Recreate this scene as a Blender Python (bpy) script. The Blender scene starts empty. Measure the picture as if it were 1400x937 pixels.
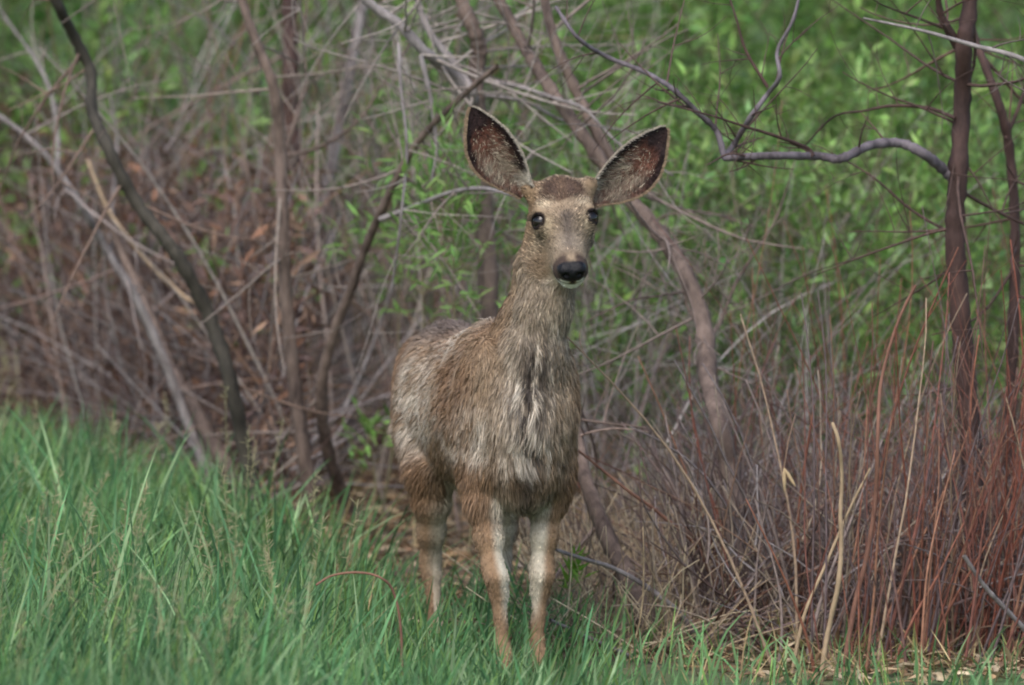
import bpy, math, random
import numpy as np
from math import radians, sin, cos, pi

random.seed(7)
rng = np.random.RandomState(11)
scene = bpy.context.scene
COL = scene.collection

# ------------------------------------------------------------------ camera
PXM, DIST, CAMH, CROW = 600.0, 18.0, 1.5, 468.5     # pixels per metre at the deer, distance, height, centre row
AIMZ = (930 - CROW) / PXM
PITCH = math.atan((CAMH - AIMZ) / DIST)
FPX = PXM * DIST / cos(PITCH)
cam_d = bpy.data.cameras.new('camera')
cam = bpy.data.objects.new('camera', cam_d)
COL.objects.link(cam)
cam.location = (0, -DIST, CAMH)
cam.rotation_euler = (pi / 2 - PITCH, 0, 0)
cam_d.sensor_width = 36
cam_d.lens = FPX / 1400 * 36
cam_d.clip_end = 2000
cam_d.dof.use_dof = True
cam_d.dof.focus_distance = DIST - 0.15
cam_d.dof.aperture_fstop = cam_d.lens / 92.0
scene.camera = cam

# ------------------------------------------------------------------ sky, sun, exposure (overcast)
SUN_EL, SUN_AZ = radians(52), radians(200)
world = bpy.data.worlds.new('World')
scene.world = world
world.use_nodes = True
wn = world.node_tree
bg = wn.nodes['Background']
sky = wn.nodes.new('ShaderNodeTexSky')
sky.sky_type = 'NISHITA'
sky.sun_disc = False
sky.sun_elevation = SUN_EL
sky.sun_rotation = SUN_AZ
sky.dust_density = 2.5
sky.air_density = 1.0
sky.ozone_density = 1.0
wn.links.new(sky.outputs[0], bg.inputs['Color'])
bg.inputs['Strength'].default_value = 0.15
sun_d = bpy.data.lights.new('sun', 'SUN')
sun = bpy.data.objects.new('sun', sun_d)
COL.objects.link(sun)
sun_d.energy = 1.2
sun_d.angle = radians(40)
sun_d.color = (1.0, 0.97, 0.93)
# the sky's sun stands at azimuth SUN_AZ measured from +Y towards +X
_sd = (sin(SUN_AZ) * cos(SUN_EL), cos(SUN_AZ) * cos(SUN_EL), sin(SUN_EL))
from mathutils import Vector, Matrix
sun.rotation_euler = Vector(_sd).to_track_quat('Z', 'Y').to_euler()
scene.view_settings.view_transform = 'Standard'
scene.view_settings.look = 'None'
scene.view_settings.exposure = 0.74
scene.view_settings.gamma = 1.0
scene.view_settings.use_curve_mapping = False
scene.cycles.use_denoising = True
scene.cycles.filter_width = 2.0
scene.cycles.max_bounces = 6
scene.cycles.transparent_max_bounces = 8

# ------------------------------------------------------------------ helpers
def lin(c):
    c = np.asarray(c, float) / 255.0
    return np.where(c <= 0.04045, c / 12.92, ((c + 0.055) / 1.055) ** 2.4)

def PX(px, py, Y):
    """photo pixel -> world point on the vertical plane y = Y"""
    a = (px - 700) / FPX; b = (py - CROW) / FPX
    f = np.array([0, cos(PITCH), -sin(PITCH)]); u = np.array([0, sin(PITCH), cos(PITCH)])
    d = f + np.array([1, 0, 0]) * a - u * b
    t = (Y + DIST) / d[1]
    return np.array([0, -DIST, CAMH]) + d * t

def PXW(w, Y):
    return w * (DIST + Y) / FPX

def ground_z(x, y):
    x = np.asarray(x, float); y = np.asarray(y, float)
    s = np.log1p(np.exp(np.clip((y - 0.3) * 3, -30, 30))) / 3
    s = np.where(y > 9, s, s)
    far = np.maximum(0, y - 10)
    bump = 0.015 * np.sin(x * 3.1 + 1.3) * np.sin(y * 2.3) + 0.01 * np.sin(x * 7.3 + y * 5.1)
    return (0.08 + 0.025 / (1 + np.exp(np.clip(x * 6, -30, 30)))) * s + 0.10 * far * np.minimum(1, far / 20) + bump

def edge_y(x):
    """where the grass gives way to the thicket"""
    x = np.asarray(x, float)
    xs = [-4, -1.6, -1.1, -0.75, -0.45, -0.2, 0.1, 0.35, 0.6, 1.2, 4]
    ys = [5.6, 3.9, 3.1, 2.3, 1.45, 1.05, 0.9, 0.65, 0.35, 0.15, 0.1]
    return np.interp(x, xs, ys)

def fbm(P, scale, seed=0, octaves=3):
    """cheap smooth pseudo noise in -1..1"""
    r = np.random.RandomState(seed)
    out = np.zeros(len(P)); amp = 1.0; tot = 0
    for o in range(octaves):
        for k in range(3):
            d = r.normal(size=3); d /= np.linalg.norm(d)
            d2 = r.normal(size=3); d2 /= np.linalg.norm(d2)
            out += amp * np.sin(P @ d * scale * 2 ** o * 1.7 + r.uniform(0, 6.28) + 1.6 * np.sin(P @ d2 * scale * 2 ** o + r.uniform(0, 6.28))) / 3
        tot += amp; amp *= 0.55
    return out / tot * 1.6

def mesh_from(name, verts, faces_list, colors=None, smooth=True):
    """faces_list: list of (n,k) int arrays"""
    me = bpy.data.meshes.new(name)
    verts = np.asarray(verts, np.float32)
    tot = []; loops = []
    for f in faces_list:
        f = np.asarray(f, np.int32)
        if len(f) == 0: continue
        tot.append(np.full(len(f), f.shape[1], np.int32)); loops.append(f.ravel())
    tot = np.concatenate(tot); loops = np.concatenate(loops)
    start = np.concatenate([[0], np.cumsum(tot)[:-1]]).astype(np.int32)
    me.vertices.add(len(verts)); me.vertices.foreach_set('co', verts.ravel())
    me.loops.add(len(loops)); me.loops.foreach_set('vertex_index', loops)
    me.polygons.add(len(tot)); me.polygons.foreach_set('loop_start', start); me.polygons.foreach_set('loop_total', tot)
    if smooth: me.polygons.foreach_set('use_smooth', np.ones(len(tot), bool))
    me.update(calc_edges=True)
    if colors is not None:
        ca = me.color_attributes.new('Col', 'FLOAT_COLOR', 'POINT')
        c = np.ones((len(verts), 4), np.float32); c[:, :3] = colors
        ca.data.foreach_set('color', c.ravel())
    me.validate()
    return me

def add_obj(name, me, mat=None, parent=None, label=None, cat=None, group=None, kind=None):
    o = bpy.data.objects.new(name, me)
    COL.objects.link(o)
    if mat is not None and me is not None: me.materials.append(mat)
    if parent is not None: o.parent = parent
    if label: o['label'] = label
    if cat: o['category'] = cat
    if group: o['group'] = group
    if kind: o['kind'] = kind
    return o

def empty(name, loc, label, cat, group=None):
    o = bpy.data.objects.new(name, None)
    COL.objects.link(o); o.location = loc; o.empty_display_size = 0.05
    o['label'] = label; o['category'] = cat
    if group: o['group'] = group
    return o

class Tubes:
    """collects tapered tubes into one mesh"""
    def __init__(s): s.v = []; s.f = []; s.c = []; s.n = 0; s.t = []
    def add(s, pts, rad, sides=4, col=(.1, .1, .1), knob=0.0):
        pts = np.asarray(pts, float); n = len(pts); rad = np.asarray(rad, float) * np.ones(n)
        T = np.gradient(pts, axis=0); T /= np.linalg.norm(T, axis=1)[:, None] + 1e-9
        ref = np.array([0.31, 0.87, 0.2]) if abs(T[:, 1]).mean() < 0.8 else np.array([1, 0, 0.1])
        A = np.cross(T, ref); A /= np.linalg.norm(A, axis=1)[:, None] + 1e-9
        B = np.cross(T, A)
        th = np.arange(sides) * 2 * pi / sides
        R = rad[:, None] * (1 + (knob * rng.normal(size=(n, sides)) if knob else 0))
        ring = pts[:, None, :] + R[..., None] * (np.cos(th)[None, :, None] * A[:, None, :] + np.sin(th)[None, :, None] * B[:, None, :])
        s.v.append(ring.reshape(-1, 3))
        i = np.arange(n - 1)[:, None] * sides; j = np.arange(sides)[None, :]; j2 = (j + 1) % sides
        q = np.stack([i + j, i + j2, i + sides + j2, i + sides + j], -1).reshape(-1, 4) + s.n
        s.f.append(q)
        tip = len(pts) * sides
        s.v.append(pts[-1:] + T[-1:] * rad[-1])
        base = s.n + (n - 1) * sides
        s.t.append(np.stack([base + np.arange(sides), base + (np.arange(sides) + 1) % sides, np.full(sides, s.n + tip)], -1))
        col = np.asarray(col, float)
        s.c.append(np.tile(col, (n * sides + 1, 1)) if col.ndim == 1 else np.vstack([np.repeat(col, sides, 0), col[-1:]]))
        s.n += n * sides + 1
    def mesh(s, name):
        return mesh_from(name, np.vstack(s.v), [np.vstack(s.f), np.vstack(s.t)], np.vstack(s.c))

class Leaves:
    """collects leaf blades (two folded quads' worth: 6 vertices, 4 triangles)"""
    def __init__(s): s.P = []; s.D = []; s.N = []; s.L = []; s.W = []; s.C = []
    def add(s, p, d, nrm, L, W, col):
        s.P.append(p); s.D.append(d); s.N.append(nrm); s.L.append(L); s.W.append(W); s.C.append(col)
    def mesh(s, name):
        P = np.vstack(s.P); D = np.vstack(s.D); N = np.vstack(s.N)
        L = np.concatenate(s.L)[:, None]; W = np.concatenate(s.W)[:, None]; C = np.vstack(s.C)
        D /= np.linalg.norm(D, axis=1)[:, None] + 1e-9
        S = np.cross(D, N); S /= np.linalg.norm(S, axis=1)[:, None] + 1e-9
        U = np.cross(S, D)
        m1 = P + D * L * 0.45 - U * L * 0.04; tip = P + D * L - U * L * 0.14
        a = P + D * L * 0.4 + S * W * 0.5 + U * W * 0.15; b = P + D * L * 0.4 - S * W * 0.5 + U * W * 0.15
        V = np.stack([P, a, tip, b, m1], 1).reshape(-1, 3)
        k = np.arange(len(P))[:, None] * 5
        F = np.concatenate([k + np.array([0, 1, 4]), k + np.array([1, 2, 4]), k + np.array([0, 4, 3]), k + np.array([4, 2, 3])])
        return mesh_from(name, V, [F], np.repeat(C, 5, 0), smooth=False)

def spline(pts, n):
    """Catmull-Rom through pts (k,d), resampled to n points"""
    p = np.asarray(pts, float)
    p = np.vstack([2 * p[0] - p[1], p, 2 * p[-1] - p[-2]])
    k = len(p) - 3
    t = np.linspace(0, k - 1e-6, n); i = t.astype(int); f = (t - i)[:, None]
    p0, p1, p2, p3 = p[i], p[i + 1], p[i + 2], p[i + 3]
    return 0.5 * (2 * p1 + (p2 - p0) * f + (2 * p0 - 5 * p1 + 4 * p2 - p3) * f ** 2 + (3 * p1 - p0 - 3 * p2 + p3) * f ** 3)

def unit(v):
    v = np.asarray(v, float); return v / (np.linalg.norm(v) + 1e-9)

def wander(p0, d, L, n=8, curl=0.25, grav=0.0, bias=None):
    """a wandering twig path"""
    pts = [np.asarray(p0, float)]; d = unit(d); w = rng.normal(size=3) * curl
    for i in range(n - 1):
        w = 0.7 * w + 0.5 * rng.normal(size=3) * curl
        d = unit(d + w * 0.5 + np.array([0, 0, -grav]) + (0 if bias is None else bias))
        pts.append(pts[-1] + d * L / (n - 1))
    return np.array(pts)

# ------------------------------------------------------------------ materials
def new_mat(name):
    m = bpy.data.materials.new(name); m.use_nodes = True
    return m, m.node_tree, m.node_tree.nodes['Principled BSDF']

def attr_mat(name, rough=0.8, var=0.25, nscale=40, transl=0.0, spec=0.3, bump=0.0, bscale=120, sheen=0.0):
    m, nt, b = new_mat(name)
    at = nt.nodes.new('ShaderNodeAttribute'); at.attribute_name = 'Col'
    tc = nt.nodes.new('ShaderNodeTexCoord')
    nz = nt.nodes.new('ShaderNodeTexNoise'); nz.inputs['Scale'].default_value = nscale; nz.inputs['Detail'].default_value = 4
    nt.links.new(tc.outputs['Object'], nz.inputs['Vector'])
    mr = nt.nodes.new('ShaderNodeMapRange')
    mr.inputs['From Min'].default_value = 0.3; mr.inputs['From Max'].default_value = 0.7
    mr.inputs['To Min'].default_value = 1 - var; mr.inputs['To Max'].default_value = 1 + var
    nt.links.new(nz.outputs['Fac'], mr.inputs['Value'])
    mx = nt.nodes.new('ShaderNodeVectorMath'); mx.operation = 'SCALE'
    nt.links.new(at.outputs['Color'], mx.inputs[0]); nt.links.new(mr.outputs[0], mx.inputs['Scale'])
    nt.links.new(mx.outputs[0], b.inputs['Base Color'])
    b.inputs['Roughness'].default_value = rough
    b.inputs['Specular IOR Level'].default_value = spec
    if sheen:
        b.inputs['Sheen Weight'].default_value = sheen; b.inputs['Sheen Roughness'].default_value = 0.6
    if bump:
        n2 = nt.nodes.new('ShaderNodeTexNoise'); n2.inputs['Scale'].default_value = bscale; n2.inputs['Detail'].default_value = 5
        nt.links.new(tc.outputs['Object'], n2.inputs['Vector'])
        bp = nt.nodes.new('ShaderNodeBump'); bp.inputs['Strength'].default_value = bump; bp.inputs['Distance'].default_value = 0.01
        nt.links.new(n2.outputs['Fac'], bp.inputs['Height']); nt.links.new(bp.outputs[0], b.inputs['Normal'])
    if transl:
        out = nt.nodes['Material Output']
        tr = nt.nodes.new('ShaderNodeBsdfTranslucent')
        nt.links.new(mx.outputs[0], tr.inputs['Color'])
        ms = nt.nodes.new('ShaderNodeMixShader'); ms.inputs[0].default_value = transl
        nt.links.new(b.outputs[0], ms.inputs[1]); nt.links.new(tr.outputs[0], ms.inputs[2])
        nt.links.new(ms.outputs[0], out.inputs['Surface'])
    return m

def bark_mat(name, c1, c2, scale=30, bump=0.6):
    m, nt, b = new_mat(name)
    tc = nt.nodes.new('ShaderNodeTexCoord')
    mp = nt.nodes.new('ShaderNodeMapping'); mp.inputs['Scale'].default_value = (1, 1, 0.35)
    nt.links.new(tc.outputs['Object'], mp.inputs['Vector'])
    nz = nt.nodes.new('ShaderNodeTexNoise'); nz.inputs['Scale'].default_value = scale; nz.inputs['Detail'].default_value = 7; nz.inputs['Roughness'].default_value = 0.65
    nt.links.new(mp.outputs[0], nz.inputs['Vector'])
    n0 = nt.nodes.new('ShaderNodeTexNoise'); n0.inputs['Scale'].default_value = 4; n0.inputs['Detail'].default_value = 3
    nt.links.new(tc.outputs['Object'], n0.inputs['Vector'])
    ad = nt.nodes.new('ShaderNodeMath'); ad.operation = 'MULTIPLY_ADD'; ad.inputs[1].default_value = 0.6; 
    nt.links.new(n0.outputs['Fac'], ad.inputs[0]); nt.links.new(nz.outputs['Fac'], ad.inputs[2])
    rp = nt.nodes.new('ShaderNodeValToRGB')
    rp.color_ramp.elements[0].position = 0.55; rp.color_ramp.elements[1].position = 1.0
    rp.color_ramp.elements[0].color = (*lin(c1), 1); rp.color_ramp.elements[1].color = (*lin(c2), 1)
    nt.links.new(ad.outputs[0], rp.inputs[0])
    nt.links.new(rp.outputs[0], b.inputs['Base Color'])
    b.inputs['Roughness'].default_value = 0.75; b.inputs['Specular IOR Level'].default_value = 0.3
    bp = nt.nodes.new('ShaderNodeBump'); bp.inputs['Strength'].default_value = bump; bp.inputs['Distance'].default_value = 0.008
    nt.links.new(nz.outputs['Fac'], bp.inputs['Height']); nt.links.new(bp.outputs[0], b.inputs['Normal'])
    return m

M_grass = attr_mat('grass_blade', 0.55, 0.15, 20, transl=0.35, spec=0.35)
M_leaf = attr_mat('willow_leaf', 0.38, 0.15, 20, transl=0.4, spec=0.5)
M_dead = attr_mat('dead_plant', 0.85, 0.25, 60, transl=0.1, spec=0.2)
M_twig = attr_mat('twig_bark', 0.75, 0.3, 70, spec=0.3)
M_fur = attr_mat('deer_hair', 0.6, 0.1, 60, spec=0.25, transl=0.15)
M_skin = attr_mat('deer_skin', 0.8, 0.12, 120, spec=0.2, bump=0.3, bscale=300)

# ------------------------------------------------------------------ ground
def build_ground():
    xs = np.concatenate([np.linspace(-150, -6, 20), np.linspace(-5.5, 5.5, 111), np.linspace(6, 150, 20)])
    ys = np.concatenate([np.linspace(-60, -6, 12), np.linspace(-5.5, 12, 141), np.linspace(13, 200, 40)])
    X, Yg = np.meshgrid(xs, ys)
    Z = ground_z(X, Yg)
    V = np.stack([X, Yg, Z], -1).reshape(-1, 3)
    nx, ny = len(xs), len(ys)
    i = (np.arange(ny - 1)[:, None] * nx + np.arange(nx - 1)[None, :]).ravel()
    F = np.stack([i, i + 1, i + nx + 1, i + nx], -1)
    me = mesh_from('ground', V, [F])
    m, nt, b = new_mat('soil_and_turf')
    tc = nt.nodes.new('ShaderNodeTexCoord')
    n1 = nt.nodes.new('ShaderNodeTexNoise'); n1.inputs['Scale'].default_value = 12; n1.inputs['Detail'].default_value = 8
    nt.links.new(tc.outputs['Object'], n1.inputs['Vector'])
    r1 = nt.nodes.new('ShaderNodeValToRGB')
    r1.color_ramp.elements[0].color = (*lin((62, 50, 40)), 1); r1.color_ramp.elements[1].color = (*lin((128, 112, 90)), 1)
    r1.color_ramp.elements[0].position = 0.35; r1.color_ramp.elements[1].position = 0.7
    nt.links.new(n1.outputs['Fac'], r1.inputs[0])
    r2 = nt.nodes.new('ShaderNodeValToRGB')
    r2.color_ramp.elements[0].color = (*lin((50, 80, 40)), 1); r2.color_ramp.elements[1].color = (*lin((84, 112, 60)), 1)
    nt.links.new(n1.outputs['Fac'], r2.inputs[0])
    # turf far behind the thicket and on the open side
    sx = nt.nodes.new('ShaderNodeSeparateXYZ'); nt.links.new(tc.outputs['Object'], sx.inputs[0])
    mr = nt.nodes.new('ShaderNodeMapRange'); mr.inputs['From Min'].default_value = 9; mr.inputs['From Max'].default_value = 14
    nt.links.new(sx.outputs['Y'], mr.inputs['Value'])
    mr2 = nt.nodes.new('ShaderNodeMapRange'); mr2.inputs['From Min'].default_value = 0.4; mr2.inputs['From Max'].default_value = -0.4
    nt.links.new(sx.outputs['Y'], mr2.inputs['Value'])
    mx0 = nt.nodes.new('ShaderNodeMath'); mx0.operation = 'MAXIMUM'
    nt.links.new(mr.outputs[0], mx0.inputs[0]); nt.links.new(mr2.outputs[0], mx0.inputs[1])
    mx = nt.nodes.new('ShaderNodeMix'); mx.data_type = 'RGBA'
    nt.links.new(mx0.outputs[0], mx.inputs['Factor']); nt.links.new(r1.outputs[0], mx.inputs[6]); nt.links.new(r2.outputs[0], mx.inputs[7])
    nt.links.new(mx.outputs[2], b.inputs['Base Color'])
    b.inputs['Roughness'].default_value = 0.95
    bp = nt.nodes.new('ShaderNodeBump'); bp.inputs['Strength'].default_value = 0.8; bp.inputs['Distance'].default_value = 0.03
    nt.links.new(n1.outputs['Fac'], bp.inputs['Height']); nt.links.new(bp.outputs[0], b.inputs['Normal'])
    add_obj('ground', me, m, kind='structure')
build_ground()

# ------------------------------------------------------------------ deer: distance field -> one surface
K = 560.0 / PXM                      # the deer is measured in units of 560 px
YAW = radians(15)
prims = []
def ell(c, r, k=0.03, R=None, op='u'):
    c = np.array(c, float); r = np.array(r, float)
    def f(P):
        q = P - c
        if R is not None: q = q @ R
        k0 = np.linalg.norm(q / r, axis=-1); k1 = np.linalg.norm(q / (r * r), axis=-1)
        return k0 * (k0 - 1) / np.maximum(k1, 1e-6)
    m = r.max() + 0.06
    prims.append((f, c - m, c + m, k, op))
def cone(a, b, r1, r2, k=0.03, op='u'):
    a = np.array(a, float); b = np.array(b, float); ba = b - a; L2 = ba @ ba
    def f(P):
        pa = P - a
        h = np.clip(pa @ ba / L2, 0, 1)
        return np.linalg.norm(pa - h[..., None] * ba, axis=-1) - (r1 + (r2 - r1) * h)
    m = max(r1, r2) + 0.06
    prims.append((f, np.minimum(a, b) - m, np.maximum(a, b) + m, k, op))
def chain(pts, k=0.03):
    for (a, ra), (b, rb) in zip(pts[:-1], pts[1:]): cone(a, b, ra, rb, k)
def rotv(deg):      # rotation about the lateral axis; tilts an ellipsoid in side view
    a = radians(deg); return np.array([[cos(a), 0, sin(a)], [0, 1, 0], [-sin(a), 0, cos(a)]])

# trunk of the body (u forward, v towards the deer's left, z up)
ell((-.20, 0, .655), (.34, .135, .205), .05)
ell((-.42, .0, .63), (.31, .130, .185), .06)
ell((-.64, .0, .685), (.21, .124, .165), .06)
ell((-.83, -.01, .70), (.09, .085, .11), .05)
ell((-.15, 0, .775), (.17, .060, .075), .06)
ell((.06, .0, .565), (.085, .095, .15), .05)
for s in (-1, 1):
    ell((-.03, s * .090, .64), (.105, .060, .205), .04, rotv(18))
    ell((.0, s * .085, .50), (.07, .052, .10), .04)
    ell((-.62, s * .078, .615), (.14, .056, .165), .05, rotv(-15))
# neck, two strands (nape and throat)
chain([((-.10, .0, .735), .085), ((.005, .018, .87), .056), ((.06, .040, 1.0), .050), ((.09, .058, 1.09), .050)], .045)
chain([((.045, .005, .65), .098), ((.075, .018, .80), .066), ((.105, .042, .92), .055), ((.135, .060, 1.02), .050)], .045)
# legs: (point, radius) from the top down
LEGS = {
 'fr': [((-.02, -.085, .50), .052), ((.03, -.092, .43), .040), ((.06, -.089, .35), .031), ((.085, -.085, .28), .0235), ((.098, -.080, .255), .0245), ((.095, -.074, .22), .0185), ((.10, -.066, .09), .0155), ((.112, -.064, .055), .020), ((.135, -.064, .02), .020)],
 'fl': [((-.02, .075, .50), .050), ((.01, .070, .43), .039), ((.018, .062, .35), .030), ((.02, .056, .28), .0235), ((.03, .054, .255), .0245), ((.022, .050, .22), .0185), ((.02, .042, .09), .0155), ((.03, .040, .055), .020), ((.055, .040, .02), .020)],
 'hr': [((-.60, -.085, .58), .075), ((-.51, -.088, .48), .055), ((-.52, -.084, .40), .042), ((-.55, -.077, .33), .032), ((-.585, -.070, .255), .024), ((-.582, -.068, .22), .0195), ((-.56, -.062, .09), .0165), ((-.55, -.06, .055), .020), ((-.525, -.06, .02), .020)],
 'hl': [((-.60, .085, .58), .075), ((-.51, .098, .48), .055), ((-.52, .104, .40), .042), ((-.55, .108, .33), .034), ((-.58, .110, .255), .026), ((-.575, .110, .22), .021), ((-.555, .110, .09), .018), ((-.545, .11, .055), .020), ((-.52, .11, .02), .020)],
}
for lg in LEGS.values(): chain(lg, .022)
# tail
chain([((-.89, -.01, .75), .030), ((-.94, -.01, .66), .028), ((-.94, -.01, .58), .014)], .03)
# head frame
HC = np.array([.175, .070, 1.118]); EYE = {}
PIT, ROLL, HYAW = radians(45), radians(4), radians(-10)
Rh = np.array(Matrix.Rotation(HYAW, 3, 'Z') @ Matrix.Rotation(ROLL, 3, 'X') @ Matrix.Rotation(PIT, 3, 'Y'))
# columns of Rh: nose direction, towards deer's left, out of the forehead
def H(n, r, t): return HC + Rh @ np.array([n, r, t])
def hell(n, r, t, rad, k=.02, op='u'): ell(H(n, r, t), rad, k, Rh, op)
hell(-.055, 0, .000, (.085, .066, .062), .03)
hell(-.010, 0, .018, (.060, .060, .040), .03)
for s in (-1, 1):
    hell(.000, s * .052, .008, (.038, .022, .024), .025)
    hell(-.020, s * .048, .034, (.026, .018, .012), .02)
    hell(-.02, s * .038, -.045, (.060, .034, .045), .03)
    cone(H(.0, s * .03, -.055), H(.12, s * .013, -.045), .028, .018, .03)
    cone(H(-.080, s * .040, .01), H(-.105, s * .068, .014), .030, .022, .03)
cone(H(.02, 0, .004), H(.135, 0, -.012), .046, .029, .03)
cone(H(.02, 0, -.03), H(.13, 0, -.026), .042, .029, .03)
hell(.135, 0, -.018, (.030, .037, .026), .02)
hell(.134, 0, -.048, (.032, .027, .017), .010)
hell(.151, 0, -.005, (.023, .028, .019), .010)
for s in (-1, 1): hell(.151, s * .017, .002, (.020, .017, .0155), .008)
for s in (-1, 1):
    hell(.170, s * .0165, -.001, (.010, .0065, .0055), .005, 's')
    EC = H(.005, s * .0575, .0195)
    eo = Rh @ unit((.42, s * .70, .58)); e2 = Rh @ np.array([-1, s * .10, .2]); e2 = unit(e2 - eo * (e2 @ eo)); e1 = np.cross(e2, eo)
    ell(EC, (.0240, .0240, .0240), .012)
    EYE[s] = (EC, eo, e1, e2)
    ell(EC + eo * .023, (.0200, .0112, .022), .004, np.stack([e1, e2, eo], 1), 's')
cone(H(-.06, 0, -.03), (.11, .05, 1.02), .062, .06, .04)

def smin(a, b, k):
    h = np.clip(.5 + .5 * (b - a) / k, 0, 1)
    return b + (a - b) * h - k * h * (1 - h)
def comb(d, e, k, op):
    return smin(d, e, k) if op == 'u' else -smin(-d, e, k)
def sdf(P):
    d = np.full(len(P), 1.0)
    for f, lo, hi, k, op in prims: d = comb(d, f(P), k, op)
    return d
def surface_nets(h):
    lo = np.array([-1.02, -.26, -.03]); hi = np.array([.42, .30, 1.30])
    n = np.ceil((hi - lo) / h).astype(int) + 1
    ax = [lo[i] + np.arange(n[i]) * h for i in range(3)]
    D = np.full(n, 1.0, np.float32)
    for f, a, b, k, op in prims:
        s = [slice(max(0, int((a[i] - lo[i]) / h)), min(n[i], int((b[i] - lo[i]) / h) + 2)) for i in range(3)]
        G = np.stack(np.meshgrid(ax[0][s[0]], ax[1][s[1]], ax[2][s[2]], indexing='ij'), -1)
        sub = D[s[0], s[1], s[2]]
        D[s[0], s[1], s[2]] = comb(sub, f(G.reshape(-1, 3)).reshape(sub.shape), k, op)
    neg = D < 0
    cnt = np.zeros(n - 1, np.int8)
    for i in (0, 1):
        for j in (0, 1):
            for k in (0, 1):
                cnt += neg[i:n[0] - 1 + i, j:n[1] - 1 + j, k:n[2] - 1 + k]
    act = (cnt > 0) & (cnt < 8)
    idx = -np.ones(n - 1, np.int32); cells = np.argwhere(act); idx[act] = np.arange(len(cells))
    V = lo + (cells + .5) * h
    F = []
    for a in range(3):
        b, c = (a + 1) % 3, (a + 2) % 3
        sl0 = [slice(None)] * 3; sl1 = [slice(None)] * 3
        sl0[a] = slice(0, n[a] - 1); sl1[a] = slice(1, n[a])
        e0 = neg[tuple(sl0)]; e1 = neg[tuple(sl1)]
        E = np.argwhere(e0 != e1); flip = e0[tuple(E.T)]
        ok = (E[:, b] > 0) & (E[:, c] > 0) & (E[:, b] < n[b] - 1) & (E[:, c] < n[c] - 1)
        E = E[ok]; flip = flip[ok]
        def cid(db, dc):
            e = E.copy(); e[:, b] -= db; e[:, c] -= dc
            return idx[tuple(e.T)]
        q = np.stack([cid(1, 1), cid(0, 1), cid(0, 0), cid(1, 0)], -1)
        q[~flip] = q[~flip][:, ::-1]
        F.append(q)
    F = np.vstack(F)
    for it in range(4):                       # pull the vertices onto the surface
        d = sdf(V); e = 1e-3
        g = np.stack([sdf(V + np.eye(3)[i] * e) - d for i in range(3)], -1) / e
        gl = np.linalg.norm(g, axis=1)[:, None]
        V = V - np.clip(d, -h, h)[:, None] * g / np.maximum(gl ** 2, .2) * (.8 if it < 3 else 1)
        if it in (0, 1):                   # relax a little
            acc = np.zeros_like(V); w = np.zeros(len(V))
            for kk in range(4):
                np.add.at(acc, F[:, kk], V[F[:, (kk + 1) % 4]]); np.add.at(w, F[:, kk], 1)
            V = .5 * V + .5 * acc / np.maximum(w, 1)[:, None]
    d = sdf(V)
    g = np.stack([sdf(V + np.eye(3)[i] * 1e-3) - d for i in range(3)], -1)
    N = g / (np.linalg.norm(g, axis=1)[:, None] + 1e-9)
    return V, F, N
BV, BF, BN = surface_nets(.0046)

# ---- ears, lofted blades with a cupped inside, joined to the same surface
EARS = {}
def ear(side, base, tip, width, face):
    base = np.array(base); tip = np.array(tip); ax = tip - base; L = np.linalg.norm(ax); ax = ax / L
    face = unit(face - ax * (face @ ax)); sd = np.cross(ax, face)          # face: the way the cup opens
    ns, nt_ = 26, 17
    s = np.linspace(0, 1, ns); t = np.linspace(-1, 1, nt_)
    prof = np.interp(s, [0, .08, .2, .35, .5, .65, .8, .9, .96, 1], [.32, .42, .68, .92, 1, .92, .64, .38, .22, .05]) * width / 2
    shift = side * width * .15 * np.sin(s * pi)                           # outer edge bulges
    cup = np.interp(s, [0, .15, .4, .7, 1], [.036, .046, .040, .022, .004])
    S, T = np.meshgrid(s, t, indexing='ij')
    bend = -.02 * S ** 2
    inn = base + ax * (S * L)[..., None] + sd * (prof[:, None] * np.sin(T * 1.25) / sin(1.25) + shift[:, None])[..., None] \
        + face * ((-cup[:, None] * (1 - T ** 2)) + bend + .012 * np.sin(S * 3))[..., None]
    th = .0055 * (1 - .6 * np.abs(T) ** 3)
    out = inn - face * th[..., None] - sd * (np.sign(T) * (np.abs(T) > .98) * -.002)[..., None]
    n0 = ns * nt_
    V = np.vstack([inn.reshape(-1, 3), out.reshape(-1, 3)])
    q = (np.arange(ns - 1)[:, None] * nt_ + np.arange(nt_ - 1)[None, :]).ravel()
    Fi = np.stack([q, q + 1, q + nt_ + 1, q + nt_], -1)
    Fo = Fi[:, ::-1] + n0
    edge = []
    for i in range(ns - 1):
        a, b = i * nt_, (i + 1) * nt_
        edge.append([a, b, b + n0, a + n0]); a, b = a + nt_ - 1, b + nt_ - 1
        edge.append([b, a, a + n0, b + n0])
    for j in range(nt_ - 1):
        a = (ns - 1) * nt_ + j; edge.append([a, a + 1, a + 1 + n0, a + n0])
    F = np.vstack([Fi, Fo, np.array(edge)])
    if np.cross(inn[1, 8] - inn[0, 8], inn[0, 9] - inn[0, 8]) @ face > 0: F = F[:, ::-1]
    return dict(V=V, F=F, n0=n0, S=np.tile(S.ravel(), 2), T=np.tile(T.ravel(), 2) * (-side), inner=np.r_[np.ones(n0), np.zeros(n0)], face=face, ax=ax, sd=sd * (-side))
def from_px(px, py, u_guess):
    """photo pixel -> deer coordinates at a forward offset u (deer root stands at px 708)"""
    f = np.array([sin(YAW), -cos(YAW), 0]); l = np.array([cos(YAW), sin(YAW), 0])
    v = 0.0
    for _ in range(6):
        Y = K * (u_guess * f[1] + v * l[1]); p = PX(px, py, Y)
        v = ((p[0] - ROOTX) / K - u_guess * f[0]) / l[0]
    return np.array([u_guess, v, p[2] / K])
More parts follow.
